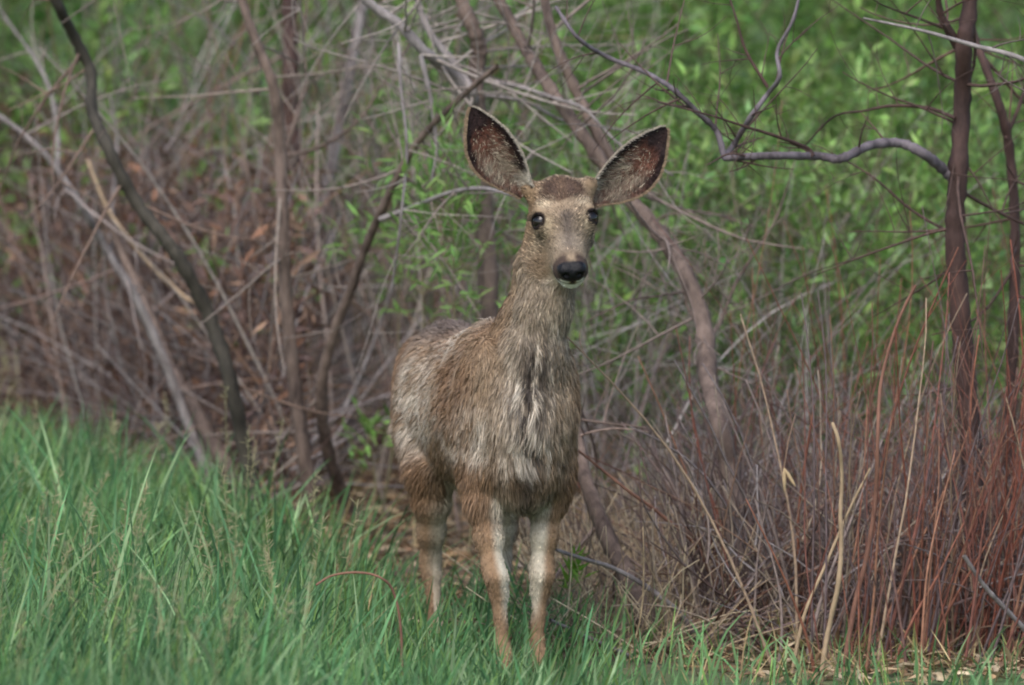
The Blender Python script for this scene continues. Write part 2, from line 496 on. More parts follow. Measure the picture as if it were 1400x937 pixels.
ROOTX = PX(708, 930, 0)[0]
# side -1 is the ear on the deer's right
EARS['r'] = ear(-1, from_px(722, 266, .125), from_px(647, 147, .10), .122, np.array([1.0, -.10, .10]))
EARS['l'] = ear(1, from_px(804, 275, .125), from_px(915, 174, .08), .120, np.array([1.0, .20, .15]))

# ---- colours of the coat
def head_coords(P): return (P - HC) @ Rh
def mixc(c, d, w): return c + (np.asarray(d) - c) * np.clip(w, 0, 1)[:, None]
def g1(x, c, s): return np.exp(-((x - c) / s) ** 2)
def ss(x, a, b):
    t = np.clip((x - a) / (b - a), 0, 1); return t * t * (3 - 2 * t)
def coat(P, strand=False):
    n = len(P); u, v, z = P.T
    q = u * sin(YAW) + v * cos(YAW)
    jit = rng.normal(size=n) if strand else np.zeros(n)
    c = np.tile(lin((152, 130, 105)), (n, 1))
    n1 = fbm(P, 14, 1); n2 = fbm(P, 34, 2); n3 = fbm(P * np.array([1, 1, .18]), 85, 3, 2)
    rust = lin((138, 106, 79)); pale = lin((208, 196, 180)); dark = lin((54, 46, 42)); brown = lin((108, 87, 65)); grey = lin((160, 146, 128))
    body = ss(z, .38, .46) * (1 - ss(z, .84, .92) * ss(u, -.05, .05))
    # moulting sides: rust underneath, pale tufts in patches
    side = (1 - ss(u, .0, .12)) * body
    c = mixc(c, rust, side * (.55 + .4 * n1))
    tuft = 1.2 * g1(u, -.50, .15) * g1(z, .64, .13) + 1.3 * g1(u, -.06, .07) * g1(z, .585, .085) + 1.2 * g1(u, -.30, .10) * g1(z, .82, .07) + .5 * g1(u, -.22, .10) * g1(z, .60, .10) + .6 * g1(u, -.12, .05) * g1(z, .74, .05)
    c = mixc(c, pale, body * np.clip(tuft * (.80 + .75 * n2 + .45 * n1 + .35 * jit), 0, .95))
    blaze = g1(q, -.090, .040) * g1(z + .5 * (q + .09), .595, .075) * (u > -.16)
    c = mixc(c, pale, np.clip(blaze * (.9 + .7 * n2 + .35 * jit), 0, .95))
    c = mixc(c, pale, body * np.clip(g1(q, -.245, .035) * g1(z, .63, .10) * (.8 + .6 * n2 + .3 * jit), 0, .9))
    c = mixc(c, rust, body * .75 * g1(q, -.165, .028) * ss(z, .55, .66))
    c = mixc(c, rust, body * .6 * g1(u, -.75, .10))
    # dark grey line along the back
    c = mixc(c, lin((104, 98, 96)), .75 * ss(z, .78, .84) * (1 - ss(u, -.55, -.42)))
    c = mixc(c, pale, np.clip(.9 * ss(z, .74, .82) * g1(u, -.33, .13) * (.8 + .6 * n2 + .3 * jit), 0, .9))
    c = mixc(c, lin((92, 76, 66)), .6 * g1(v, 0, .05) * ss(z, .84, .9) * g1(u, -.08, .08))
    # lower chest and shoulder: darker brown
    c = mixc(c, brown, .9 * (1 - ss(z + .05 * n2, .47, .66)) * ss(z, .34, .42) * (1 - .25 * n2))
    c = mixc(c, rust, .5 * (1 - ss(z, .50, .60)) * ss(v * np.sign(v), .09, .13) * ss(z, .34, .42))
    # throat and front of the neck: grey tan, ticked
    front = ss(u, .04, .12) * ss(z + .03 * n2, .55, .66) * np.maximum(ss(z, .72, .86), g1(q, .03, .085))
    c = mixc(c, grey, front * (.75 + .2 * n2))
    bib = g1(q - .025 - .22 * (z - .7) * (z > .7), .0, .055) * ss(z + .02 * n3, .49, .56) * (1 - ss(z, .78, .95)) * ss(u, .03, .09)
    c = mixc(c, pale, bib * (.75 + .7 * n3 + .3 * jit))
    c = mixc(c, dark, bib * ss(-n3 + .3 * n2 + .3 * jit, -.05, .45) * .95)
    c = mixc(c, dark, .75 * g1(q, .02, .028) * ss(z, .38, .44) * (1 - ss(z, .50, .62)) * ss(u, .0, .08))
    neck = ss(z, .80, .9) * (1 - ss(z, 1.06, 1.12))
    c = mixc(c, lin((92, 78, 66)), neck * ss(n2 + .6 * jit, .3, 1.1) * .45)
    # legs: rust outside, cream inside
    leg = 1 - ss(z + .06 * (u < -.35), .42, .52)
    for key, pts in LEGS.items():
        cen = np.array([p for p, r in pts])
        cu = np.interp(-z, -cen[:, 2], cen[:, 0]); cv = np.interp(-z, -cen[:, 2], cen[:, 1])
        near = leg * g1(u, cu, .10) * g1(v, cv, .055)
        sgn = 1 if key[1] == 'l' else -1
        out = (v - cv) * sgn + (.006 if key[0] == 'f' else .004)
        cc = mixc(np.tile(lin((140, 113, 87)), (n, 1)), lin((200, 192, 174)), (1 - ss(out, -.010, .014)) * (ss(z, .12, .22) if key[0] == 'f' else ss(z, .19, .27)))
        if key[0] == 'h': cc = mixc(cc, lin((164, 154, 136)), .85 * ss(z, .18, .26) * (1 - ss(out, .004, .03)))
        cc = mixc(cc, lin((80, 62, 46)), .5 * g1(z, .40, .025) * g1(out, -.01, .02) * (key[0] == 'f'))
        if key == 'hl': cc = mixc(cc, lin((188, 180, 162)), ss(z, .14, .20) * (1 - ss(out, .02, .045)))
        c = mixc(c, cc, near)
        c = mixc(c, lin((34, 30, 28)), near * (1 - ss(z, .03, .045)))
    # belly and groin are pale
    c = mixc(c, lin((190, 178, 158)), ss(-z, -.50, -.44) * (u < -.12) * (np.abs(v) < .07) * .8)
    # head
    h = head_coords(P); hn, hr, ht = h.T; ar = np.abs(hr)
    hd = ss(ht, -.105, -.08) * ss(hn, -.14, -.09)
    face = lin((146, 127, 105))
    c = mixc(c, face, hd * .9)
    c = mixc(c, lin((88, 72, 58)), hd * .55 * ss(fbm(P, 150, 12, 2) + .7 * jit, .35, 1.2))
    c = mixc(c, lin((104, 84, 64)), hd * .6 * ss(ar, .035, .06) * ss(hn, .035, .06) * (1 - ss(hn, .10, .12)))
    c = mixc(c, lin((128, 104, 76)), hd * .6 * ss(ar, .04, .07) * ss(-hn, -.06, .02))
    c = mixc(c, lin((196, 179, 152)), hd * .85 * np.exp(-((hn + .022) / .014) ** 2 - ((ar - .046) / .018) ** 2))   # brow
    c = mixc(c, lin((186, 168, 138)), hd * .6 * np.exp(-((hn - .032) / .016) ** 2 - ((ar - .052) / .02) ** 2))
    c = mixc(c, lin((92, 82, 76)), hd * .9 * g1(hr, 0, .020) * ss(hn, .0, .03) * (1 - ss(hn, .095, .13)))     # bridge
    c = mixc(c, lin((164, 152, 136)), hd * .35 * g1(hn, .088, .025) * g1(ar, .018, .018))
    hs = np.sqrt((hr / .050) ** 2 + ((hn + .068 - .25 * ar) / .040) ** 2) + .25 * fbm(P, 70, 9) + .20 * jit
    c = mixc(c, lin((84, 62, 48)), hd * .8 * (1 - ss(hs, .65, 1.4)))
    c = mixc(c, lin((58, 40, 32)), hd * .85 * g1(hs, .88, .20) * ss(-hn, .0, .03))                                # horseshoe
    c = mixc(c, lin((80, 64, 56)), hd * .8 * np.exp(-((hn + .058) / .020) ** 2 - ((ar - .020) / .013) ** 2))
    # muzzle: dark band, white lip and chin, black nose
    c = mixc(c, lin((58, 46, 43)), hd * .9 * ss(hn, .108, .128) * ss(ar + ht * .3, .010, .022))
    c = mixc(c, lin((214, 208, 198)), hd * ss(-ht, .034, .038) * ss(hn, .09, .12))
    c = mixc(c, lin((214, 208, 198)), hd * ss(ar, .007, .011) * (1 - ss(ar, .026, .031)) * ss(-ht, .0185, .0215) * ss(hn, .122, .134))
    nose = hd * ss(hn, .140, .146) * ss(ht, -.0225 - .012 * (ar < .006), -.020 - .012 * (ar < .006)) * (1 - ss(ar, .021 + .5 * np.clip(ht + .024, 0, .03), .026 + .5 * np.clip(ht + .024, 0, .03)))
    c = mixc(c, lin((22, 21, 24)), nose)
    mouth = hd * g1(ht, -.0315, .0025) * ss(hn, .10, .12)
    c = mixc(c, lin((50, 40, 38)), mouth * .8)
    # dark lids
    de = np.sqrt(((hn - .0135) / .85) ** 2 + ((ar - .0715) / 1.1) ** 2 + (ht - .032) ** 2)
    lid = hd * (1 - ss(de, .023, .0285))
    c = mixc(c, lin((58, 46, 40)), hd * .75 * np.exp(-((hn - .036) / .014) ** 2 - ((ar - .058) / .007) ** 2))
    c = mixc(c, lin((34, 26, 24)), lid)
    return np.clip(c, .004, 1), nose, lid

# ---- colours of the ears
def ear_col(S, T, inner, P, strand=False):
    """T = -1 on the edge away from the head's crown line, +1 on the upper edge"""
    n = len(S); n1 = fbm(P, 95, 5); n2 = fbm(P, 200, 6)
    c = np.tile(lin((120, 98, 78)), (n, 1))
    inn = np.tile(lin((116, 72, 58)), (n, 1))
    blot = ss(n1 + .7 * n2, -.25, .45)
    inn = mixc(inn, lin((168, 154, 136)), np.clip(1.1 * g1(S, .36, .22) * g1(T, .32, .36) + .9 * g1(S, .18, .18) + .8 * g1(T, -.50, .28) * g1(S, .40, .24), 0, 1) * (.35 + .65 * blot))
    dk = lin((42, 32, 32))
    inn = mixc(inn, dk, ss(np.abs(T) + .10 * n1, .50, .74) * np.where(T > 0, .96, .35 + .6 * ss(S, .38, .55)))
    inn = mixc(inn, dk, ss(S + .05 * n1, .66, .82) * .96)
    inn = mixc(inn, dk, .65 * ss(n2 - n1 * .4, .30, .8))
    inn = mixc(inn, lin((206, 198, 184)), ss(S, .02, .07) * (1 - ss(S, .14, .24)) * ss(T, .0, .4) * .9)
    inn = mixc(inn, lin((196, 186, 172)), ss(np.abs(T), .95, .995) * (T > 0) * .7)
    c = mixc(c, inn, inner)
    return c

def quads_sample(V, F, N, weight, n):
    """random points on a quad mesh"""
    A = V[F[:, 0]]; B = V[F[:, 1]]; C = V[F[:, 2]]; D = V[F[:, 3]]
    ar = .5 * np.linalg.norm(np.cross(C - A, D - B), axis=1) * weight
    f = rng.choice(len(F), n, p=ar / ar.sum())
    a = rng.rand(n, 1); b = rng.rand(n, 1)
    w = [(1 - a) * (1 - b), a * (1 - b), a * b, (1 - a) * b]
    return sum(w[i] * V[F[f, i]] for i in range(4)), sum(w[i] * N[F[f, i]] for i in range(4)), f, w

def strips(root, d1, d2, nrm, L, W, col, tipc):
    """hairs: bent tapering ribbons of 3 triangles"""
    n = len(root); L = L[:, None]; W = W[:, None]
    side = np.cross(d1, rng.normal(size=(n, 3)) * .5 + nrm); side /= np.linalg.norm(side, axis=1)[:, None] + 1e-9
    mid = root + d1 * L * .5; tip = mid + d2 * L * .5
    V = np.stack([root - side * W, root + side * W, mid + side * W * .8, mid - side * W * .8, tip], 1).reshape(-1, 3)
    k = np.arange(n)[:, None] * 5
    Q = k + np.array([0, 1, 2, 3]); T = k + np.array([3, 2, 4])
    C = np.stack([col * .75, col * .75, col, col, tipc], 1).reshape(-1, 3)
    return V, Q, T, C

def build_deer():
    root = empty('deer', (ROOTX, 0, float(ground_z(ROOTX, 0)) * 0), 'young tan deer with big spread ears standing alert in the grass', 'deer')
    root.rotation_euler = (0, 0, YAW - pi / 2)
    # body surface with ears
    colB, nose, lid = coat(BV)
    Vs = [BV]; Fs = [BF]; Cs = [colB]; off = len(BV)
    for e in EARS.values():
        Vs.append(e['V']); Fs.append(e['F'] + off); off += len(e['V'])
        Cs.append(ear_col(e['S'], e['T'], e['inner'], e['V']))
    me = mesh_from('body', np.vstack(Vs) * K, [np.vstack(Fs)], np.vstack(Cs))
    wet = me.attributes.new('wet', 'FLOAT', 'POINT')
    w = np.zeros(off, np.float32); w[:len(BV)] = np.clip(nose, 0, 1); wet.data.foreach_set('value', w)
    nt = M_skin.node_tree; b = nt.nodes['Principled BSDF']
    at = nt.nodes.new('ShaderNodeAttribute'); at.attribute_name = 'wet'
    mr = nt.nodes.new('ShaderNodeMapRange'); mr.inputs['To Min'].default_value = .85; mr.inputs['To Max'].default_value = .32
    nt.links.new(at.outputs['Fac'], mr.inputs['Value']); nt.links.new(mr.outputs[0], b.inputs['Roughness'])
    add_obj('body', me, M_skin, root)
    # eyes
    me_m, nt, b = new_mat('deer_eye')
    tc = nt.nodes.new('ShaderNodeTexCoord'); nz = nt.nodes.new('ShaderNodeTexNoise'); nz.inputs['Scale'].default_value = 60
    nt.links.new(tc.outputs['Object'], nz.inputs['Vector'])
    rp = nt.nodes.new('ShaderNodeValToRGB'); rp.color_ramp.elements[0].color = (.004, .003, .003, 1); rp.color_ramp.elements[1].color = (.014, .009, .007, 1)
    nt.links.new(nz.outputs['Fac'], rp.inputs[0]); nt.links.new(rp.outputs[0], b.inputs['Base Color'])
    b.inputs['Roughness'].default_value = .06
    for s in (-1, 1):
        th, ph = np.meshgrid(np.linspace(0, pi, 17), np.linspace(0, 2 * pi, 25)[:-1], indexing='ij')
        q = np.stack([np.sin(th) * np.cos(ph) * 1.12, np.sin(th) * np.sin(ph), np.cos(th)], -1).reshape(-1, 3) * .0215
        V = (HC + Rh @ np.array([.005, s * .0575, .0195])) + q @ Rh.T
        i = (np.arange(16)[:, None] * 24 + np.arange(24)[None, :]); i2 = np.arange(16)[:, None] * 24 + (np.arange(24)[None, :] + 1) % 24
        F = np.stack([i, i + 24, i2 + 24, i2], -1).reshape(-1, 4)
        add_obj('eye', mesh_from('eye', V * K, [F]), me_m, root)
        # lashes: stiff dark hairs along the upper lid
        tb = Tubes()
        for a in np.linspace(-.9, .9, 13):
            p = EYE[s][0] + EYE[s][1] * .021 + EYE[s][3] * .0125 * cos(a) + EYE[s][2] * .017 * sin(a) * (-s)
            d = EYE[s][1] + .35 * EYE[s][3] + EYE[s][2] * .6 * sin(a) * (-s)
            pts = np.array([p, p + unit(d) * .010, p + unit(d) * .018 + np.array([0, 0, .003])])
            tb.add(pts * K, [.0009, .0007, .0003], 3, lin((30, 24, 22)))
        add_obj('eyelash', tb.mesh('eyelash'), M_twig, root)
    # fur
    VV = []; QQ = []; TT = []; CC = []; off = 0
    def put(V, Q, T, C):
        nonlocal off
        VV.append(V); QQ.append(Q + off); TT.append(T + off); CC.append(C); off += len(V)
    nface = BV[BF].mean(1)
    hcf = head_coords(nface)
    head = ss(hcf[:, 2], -.105, -.08) * ss(hcf[:, 0], -.14, -.09)
    wgt = 1 + 1.6 * head + .5 * (nface[:, 2] < .42)
    P, N, f, w = quads_sample(BV, BF, BN, wgt, 230000)
    N /= np.linalg.norm(N, axis=1)[:, None] + 1e-9
    col, nose, lid = coat(P, True)
    hc = head_coords(P)
    keep = (nose < .3) & (lid < .5) & (P[:, 2] > .035)
    P, N, col, hc = P[keep], N[keep], col[keep], hc[keep]
    u, v, z = P.T
    hd = ss(hc[:, 2], -.105, -.08) * ss(hc[:, 0], -.14, -.09)
    leg = 1 - ss(z, .36, .46)
    neck = ss(z, .72, .85) * ss(u, -.1, .0) * (1 - hd)
    flow = np.stack([-.75 + .6 * ss(u, -.05, .08), .10 * np.sign(v) * ss(np.abs(v), 0, .05) * ss(u, .02, .1), -.8 - .6 * ss(u, -.08, .06)], -1)
    flow = flow * (1 - np.clip(leg + neck, 0, 1))[:, None] + np.array([-.12, 0, -1]) * np.clip(leg + neck, 0, 1)[:, None]
    hf = np.stack([-1 + 0 * u, .5 * np.sign(hc[:, 1]) * ss(np.abs(hc[:, 1]), .0, .03), -.35 + 0 * u], -1) @ Rh.T
    flow = flow * (1 - hd)[:, None] + hf * hd[:, None]
    sw = np.stack([fbm(P, 24, 21), fbm(P, 24, 22), fbm(P, 24, 23)], -1)
    sw2 = np.stack([fbm(P, 75, 24, 2), fbm(P, 75, 25, 2), fbm(P, 75, 26, 2)], -1)
    flow = flow + (.38 * sw + .30 * sw2) * (1 - .6 * hd - .5 * leg)[:, None]
    flow -= N * np.sum(flow * N, 1)[:, None]
    flow /= np.linalg.norm(flow, axis=1)[:, None] + 1e-6
    L = (.032 + .022 * g1(u * sin(YAW) + v * cos(YAW), .025, .06) * ss(u, .03, .09) * g1(z, .62, .12)) * (1 - hd) * (1 - leg) + .0150 * hd + .0115 * leg
    L = L * (1 - .25 * neck) * (1 + .35 * fbm(P, 20, 31)) * rng.uniform(.6, 1.3, len(P))
    muz = hd * ss(hc[:, 0], .05, .11); L = L * (1 - .55 * muz)
    near_eye = np.min([np.linalg.norm(P - H(.004, s * .066, .022), axis=1) for s in (-1, 1)], axis=0)
    L = L * (.35 + .65 * ss(near_eye, .022, .04))
    lift = (.34 + .12 * rng.normal(size=len(P))) * (1 - .25 * hd)
    d1 = flow + N * lift[:, None] * 1.1; d1 /= np.linalg.norm(d1, axis=1)[:, None]
    d2 = flow + N * (lift * .35)[:, None] + np.array([0, 0, -.22]) * (1 - hd)[:, None] + rng.normal(size=P.shape) * .10
    d2 /= np.linalg.norm(d2, axis=1)[:, None]
    W = np.where(hd > .5, .0011, .0013) * rng.uniform(.7, 1.3, len(P))
    br = np.exp(rng.normal(size=len(P)) * (.23 + .22 * hd))[:, None]
    tipc = col * np.where(rng.rand(len(P), 1) < .4, .7, 1.15)
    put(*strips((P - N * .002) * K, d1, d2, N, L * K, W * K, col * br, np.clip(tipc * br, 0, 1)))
    # ears: short nap on the back, fringe round the rim, loose pale hair inside
    for e in EARS.values():
        V, F = e['V'], e['F']; n0 = e['n0']
        nn = np.where(e['inner'][:, None] > .5, e['face'], -e['face'])
        for (msk, cnt, Lr, lf, mode) in ((e['inner'][F].mean(1) > .9, 5000, .008, .5, 'in'), (e['inner'][F].mean(1) < .1, 6000, .006, .35, 'out'), ((e['inner'][F].mean(1) > .1) & (e['inner'][F].mean(1) < .9), 3200, .0055, .1, 'rim')):
            Fm = F[msk]
            p, nr, fi, w = quads_sample(V, Fm, nn, np.ones(len(Fm)), cnt)
            nr /= np.linalg.norm(nr, axis=1)[:, None] + 1e-9
            S = sum(w[i][:, 0] * e['S'][Fm[fi, i]] for i in range(4)); T = sum(w[i][:, 0] * e['T'][Fm[fi, i]] for i in range(4))
            outward = e['sd'] * np.sign(T)[:, None]
            if mode == 'in':
                c = ear_col(S, T, np.ones(cnt), p); fl = e['ax'] * .7 - outward * .5 * 1
                inside = g1(S, .30, .25); Lh = Lr * (1 + 1.6 * inside * (np.abs(T) < .7)) * (.5 + .5 * (S < .8))
                pale = (rng.rand(cnt) < .30 * g1(S, .35, .28) * (np.abs(T) < .75))[:, None]
                c = np.where(pale, lin((196, 182, 160)), c)
            elif mode == 'out':
                c = np.tile(lin((128, 106, 84)), (cnt, 1)); fl = e['ax'] + outward * .3; Lh = np.full(cnt, Lr)
            else:
                up = (T > 0)
                c = np.where(up[:, None], lin((176, 164, 148)), lin((150, 128, 104))); fl = outward * .8 + e['ax'] * .7; Lh = np.where(up, Lr * .75, Lr * 1.5)
            fl = fl + rng.normal(size=(cnt, 3)) * .25; fl /= np.linalg.norm(fl, axis=1)[:, None]
            d1 = fl + nr * lf; d1 /= np.linalg.norm(d1, axis=1)[:, None]
            d2 = fl + nr * lf * .3; d2 /= np.linalg.norm(d2, axis=1)[:, None]
            br = np.exp(rng.normal(size=cnt) * .18)[:, None]
            put(*strips(p * K, d1, d2, nr, Lh * rng.uniform(.6, 1.3, cnt) * K, np.full(cnt, .0008) * K, c * br, c * br))
    # whiskers on the muzzle
    fur = mesh_from('fur', np.vstack(VV), [np.vstack(QQ), np.vstack(TT)], np.vstack(CC))
    add_obj('fur', fur, M_fur, root)
build_deer()

# ------------------------------------------------------------------ woody plants
def C(*c): return lin(c)
bark_grey = bark_mat('bark_grey', (82, 75, 73), (158, 150, 147), 34, .9)
bark_brown = bark_mat('bark_brown', (58, 47, 43), (132, 114, 103), 34, 1.0)
bark_dark = bark_mat('bark_dark', (40, 29, 27), (88, 66, 60), 24, 1.0)
bark_olive = bark_mat('bark_olive', (34, 32, 28), (76, 71, 62))
bark_red = bark_mat('bark_red', (96, 66, 56), (146, 106, 88))
bark_limb = bark_mat('bark_limb', (62, 55, 58), (124, 115, 120), 34, .9)
bark_tan = bark_mat('bark_tan', (128, 108, 84), (184, 160, 130), 40)

def traced(pxs, Y, w, n=None, wob=.03):
    """pixel polyline [(px,py)...] -> tapered path; Y a number or (start,end); w (start,end) widths in px"""
    pxs = np.asarray(pxs, float); k = len(pxs)
    n = n or max(8, k * 8)
    Ys = np.linspace(*(Y if isinstance(Y, tuple) else (Y, Y)), k)
    Ys = Ys + np.concatenate([[0], rng.normal(size=k - 1) * wob])
    p = np.array([PX(a, b, y) for (a, b), y in zip(pxs, Ys)])
    pts = spline(p, n)
    r = np.linspace(PXW(w[0], Ys[0]), PXW(w[1], Ys[-1]), n) / 2
    r = r * (1 + .06 * np.sin(np.arange(n) * 1.7 + rng.uniform(0, 6)) + .04 * rng.normal(size=n))
    return pts, r

def ground_path(pts, r):
    """let the last point run into the ground"""
    return pts, r

def sprays(path, rad, count, Lr, depth=2, up=.2, curl=.3, side=None, col=(110, 98, 92), tb=None, leaves=None, lc=None, t0=.15, lw=.010, ll=.045, rr=.45, maxr=.0035):
    """random twigs off a path, recursive; returns Tubes"""
    tb = tb or Tubes()
    n = len(path)
    for _ in range(count):
        t = rng.uniform(t0, 1); i = min(n - 2, int(t * (n - 1)))
        p = path[i]; tg = unit(path[i + 1] - path[i])
        d = unit(rng.normal(size=3) * np.array([1, .7, 1])); d = unit(d - tg * (d @ tg) * .6 + tg * .45 + np.array([0, 0, up]))
        if side is not None: d = unit(d + np.array(side))
        L = rng.uniform(*Lr); r0 = min(rad[i] * rr, maxr * (.5 + L / Lr[1]))
        q = wander(p, d, L, 8, curl)
        c = C(*col) * np.exp(rng.normal() * .18)
        tb.add(q, np.linspace(r0, r0 * .35, 8), 4, c)
        if depth > 1:
            sprays(q, np.linspace(r0, r0 * .35, 8), rng.randint(1, 4), (Lr[0] * .4, Lr[1] * .5), depth - 1, up, curl, None, col, tb, leaves, lc, .25, lw, ll, .7, maxr)
        if leaves is not None:
            leaf_twig(leaves, q, rng.randint(4, 9), lc, ll, lw)
    return tb

def leaf_twig(lv, q, m, lc, ll, lw):
    t = rng.uniform(.25, 1, m) * (len(q) - 1.001); i = t.astype(int); f = (t - i)[:, None]
    P = q[i] * (1 - f) + q[i + 1] * f
    tg = q[i + 1] - q[i]; tg /= np.linalg.norm(tg, axis=1)[:, None] + 1e-9
    D = tg * .7 + rng.normal(size=(m, 3)) * .55 + np.array([0, 0, .1])
    N = rng.normal(size=(m, 3)) * .6 + np.array([0, -.3, .9])
    c = np.array([C(*lc)] * m) * np.exp(rng.normal(size=(m, 1)) * .22) * np.exp(rng.normal(size=(m, 3)) * .06)
    lv.add(P, D, N, rng.uniform(.6, 1.2, m) * ll, rng.uniform(.7, 1.2, m) * lw, c)

def plant(name, label, cat, base, group=None):
    return empty(name, tuple(np.asarray(base, float)), label, cat, group)

def part(root, name, tb, mat, kind=None, parent=None):
    me = tb.mesh(name) if hasattr(tb, 'mesh') else tb
    o = add_obj(name, me, mat, parent or root, kind=kind)
    loc = Vector(root.location)
    me.transform(Matrix.Translation(-loc))
    return o

def tree(name, label, cat, stems, mat, tw=None, lv=None, lc=None, twcol=(110, 98, 92)):
    """stems: list of dict(px, Y, w, part, twigs); the first is the trunk, its LAST point is the foot"""
    first = stems[0]
    pts, r = traced(first['px'], first['Y'], first['w'])
    foot = pts[-1].copy(); gz = float(ground_z(foot[0], foot[1]))
    if first.get('foot', True):
        ext = np.array([foot[0] + (foot[0] - pts[-6][0]) * .3, foot[1], min(foot[2], gz) - .06])
        if foot[2] - gz > .02:
            d = foot - pts[-4]; d = d / (abs(d[2]) + 1e-6)
            h = foot[2] - gz + .05
            k = np.linspace(0, 1, 7)[1:, None]
            add = foot + np.array([d[0], 0, -1]) * h * k * np.array([.6, 1, 1])
            pts = np.vstack([pts, add]); r = np.r_[r, np.linspace(r[-1], r[-1] * 1.3, 6)]
        base = np.array([pts[-1][0], pts[-1][1], gz])
    else: base = np.array([foot[0], foot[1], gz])
    root = plant(name, label, cat, base)
    LV = Leaves() if lc else None
    for j, st in enumerate(stems):
        if j: pts, r = traced(st['px'], st['Y'], st['w'])
        tb = Tubes(); tb.add(pts, r, 10 if r.max() > .008 else 6, (.1, .1, .1), .05)
        o = part(root, st.get('part', 'trunk' if j == 0 else 'branch'), tb, st.get('mat', mat))
        k = st.get('twigs', 0)
        if k:
            t2 = sprays(pts[:int(len(pts) * st.get('upto', 1.0))], r, k, st.get('L', (.15, .5)), st.get('depth', 2), st.get('up', .2), .17, st.get('side'), twcol, leaves=LV, lc=lc, t0=st.get('t0', .0), maxr=st.get('maxr', .0035))
            part(root, 'twig_spray', t2, M_twig, 'stuff', parent=o)
    if LV is not None and LV.P:
        part(root, 'foliage', LV, M_leaf, 'stuff')
    return root

# dark trunk at the right with its arching limb
tree('tree', 'dark brown trunk with a long arching grey limb above red stems', 'tree', [
    dict(px=[(1345, -420), (1335, -200), (1326, 0), (1318, 60), (1316, 130), (1310, 240), (1305, 320), (1313, 430), (1322, 540), (1330, 650), (1336, 800), (1340, 890)], Y=.75, w=(20, 34), twigs=16, L=(.2, .6), upto=.8),
    dict(px=[(1308, 250), (1290, 232), (1262, 210), (1230, 196), (1190, 199), (1150, 217), (1120, 214), (1060, 213), (990, 216)], Y=(.75, .55), w=(16, 10), mat=bark_limb, twigs=5, L=(.08, .25)),
    dict(px=[(990, 216), (1003, 198), (1028, 158), (1050, 128), (1066, 105), (1063, 70), (1085, 25), (1100, -40)], Y=(.55, .5), w=(9, 4), mat=bark_limb, twigs=9, L=(.08, .3), part='branch'),
    dict(px=[(990, 214), (980, 180), (958, 158), (920, 122), (880, 98), (830, 78), (790, 52), (760, 10)], Y=(.55, .7), w=(9, 5), mat=bark_limb, twigs=10, L=(.08, .35), part='branch'),
    dict(px=[(1112, 214), (1102, 202), (1060, 186), (1015, 172), (968, 157), (900, 140)], Y=(.6, .5), w=(7, 2), twigs=4, L=(.06, .2), part='branch'),
    dict(px=[(1050, 120), (1020, 70), (1005, 20), (985, -40)], Y=(.53, .6), w=(5, 2), twigs=5, L=(.06, .25), part='branch'),
    dict(px=[(1318, 75), (1296, 40), (1284, 10), (1280, -60)], Y=(.75, .65), w=(16, 6), twigs=4, part='branch'),
    dict(px=[(1306, 162), (1270, 148), (1220, 145), (1180, 152), (1140, 160), (1100, 200)], Y=(.75, .9), w=(6, 2), twigs=5, L=(.06, .25), part='branch'),
    dict(px=[(1320, 330), (1250, 290), (1190, 240), (1120, 200)], Y=(.75, 1.0), w=(5, 2), twigs=4, L=(.06, .2), part='branch'),
], bark_dark, twcol=(84, 66, 60))
tree('sapling', 'slender dark sapling leaning beside the dark brown trunk', 'tree', [
    dict(px=[(1290, -200), (1325, 20), (1345, 85), (1368, 150), (1382, 220), (1388, 330), (1385, 450), (1380, 600), (1370, 850)], Y=1.1, w=(10, 18), twigs=16, L=(.15, .5)),
    dict(px=[(1375, 190), (1395, 140), (1420, 60)], Y=(1.1, 1.2), w=(7, 3), twigs=4),
], bark_dark, twcol=(92, 70, 62))
tree('sapling', 'pale bare sapling whose thin bough crosses in front of the dark trunk', 'tree', [
    dict(px=[(1180, 25), (1260, 42), (1330, 62), (1400, 82), (1480, 130), (1520, 300), (1500, 600), (1490, 880)], Y=.4, w=(3, 14), twigs=8, L=(.1, .3)),
], bark_grey)
# forked trunk behind the deer's spread ear
tree('tree', 'brown forked trunk leaning diagonally behind the deer head', 'tree', [
    dict(px=[(600, -180), (645, -60), (682, 0), (715, 60), (748, 115), (800, 190), (850, 258), (900, 318), (938, 375), (962, 445), (968, 515), (985, 580), (1000, 660), (1010, 780)], Y=(1.9, .75), w=(13, 30), twigs=22, L=(.15, .6), t0=.15),
    dict(px=[(735, -120), (745, 0), (763, 68), (795, 140), (825, 198), (862, 262)], Y=(1.6, 1.45), w=(13, 17), twigs=7, L=(.15, .45)),
    dict(px=[(948, 400), (930, 400), (900, 405), (860, 412), (800, 440)], Y=(1.45, 1.2), w=(5, 2), twigs=6, L=(.1, .4)),
    dict(px=[(965, 470), (985, 440), (1010, 380), (1060, 300), (1090, 210)], Y=(1.5, 1.8), w=(7, 2), twigs=8, L=(.1, .4)),
    dict(px=[(960, 440), (940, 420), (925, 330), (900, 300), (960, 290), (1030, 310)], Y=(1.5, 1.7), w=(5, 2), twigs=6, L=(.1, .4)),
], bark_brown, twcol=(126, 112, 104))
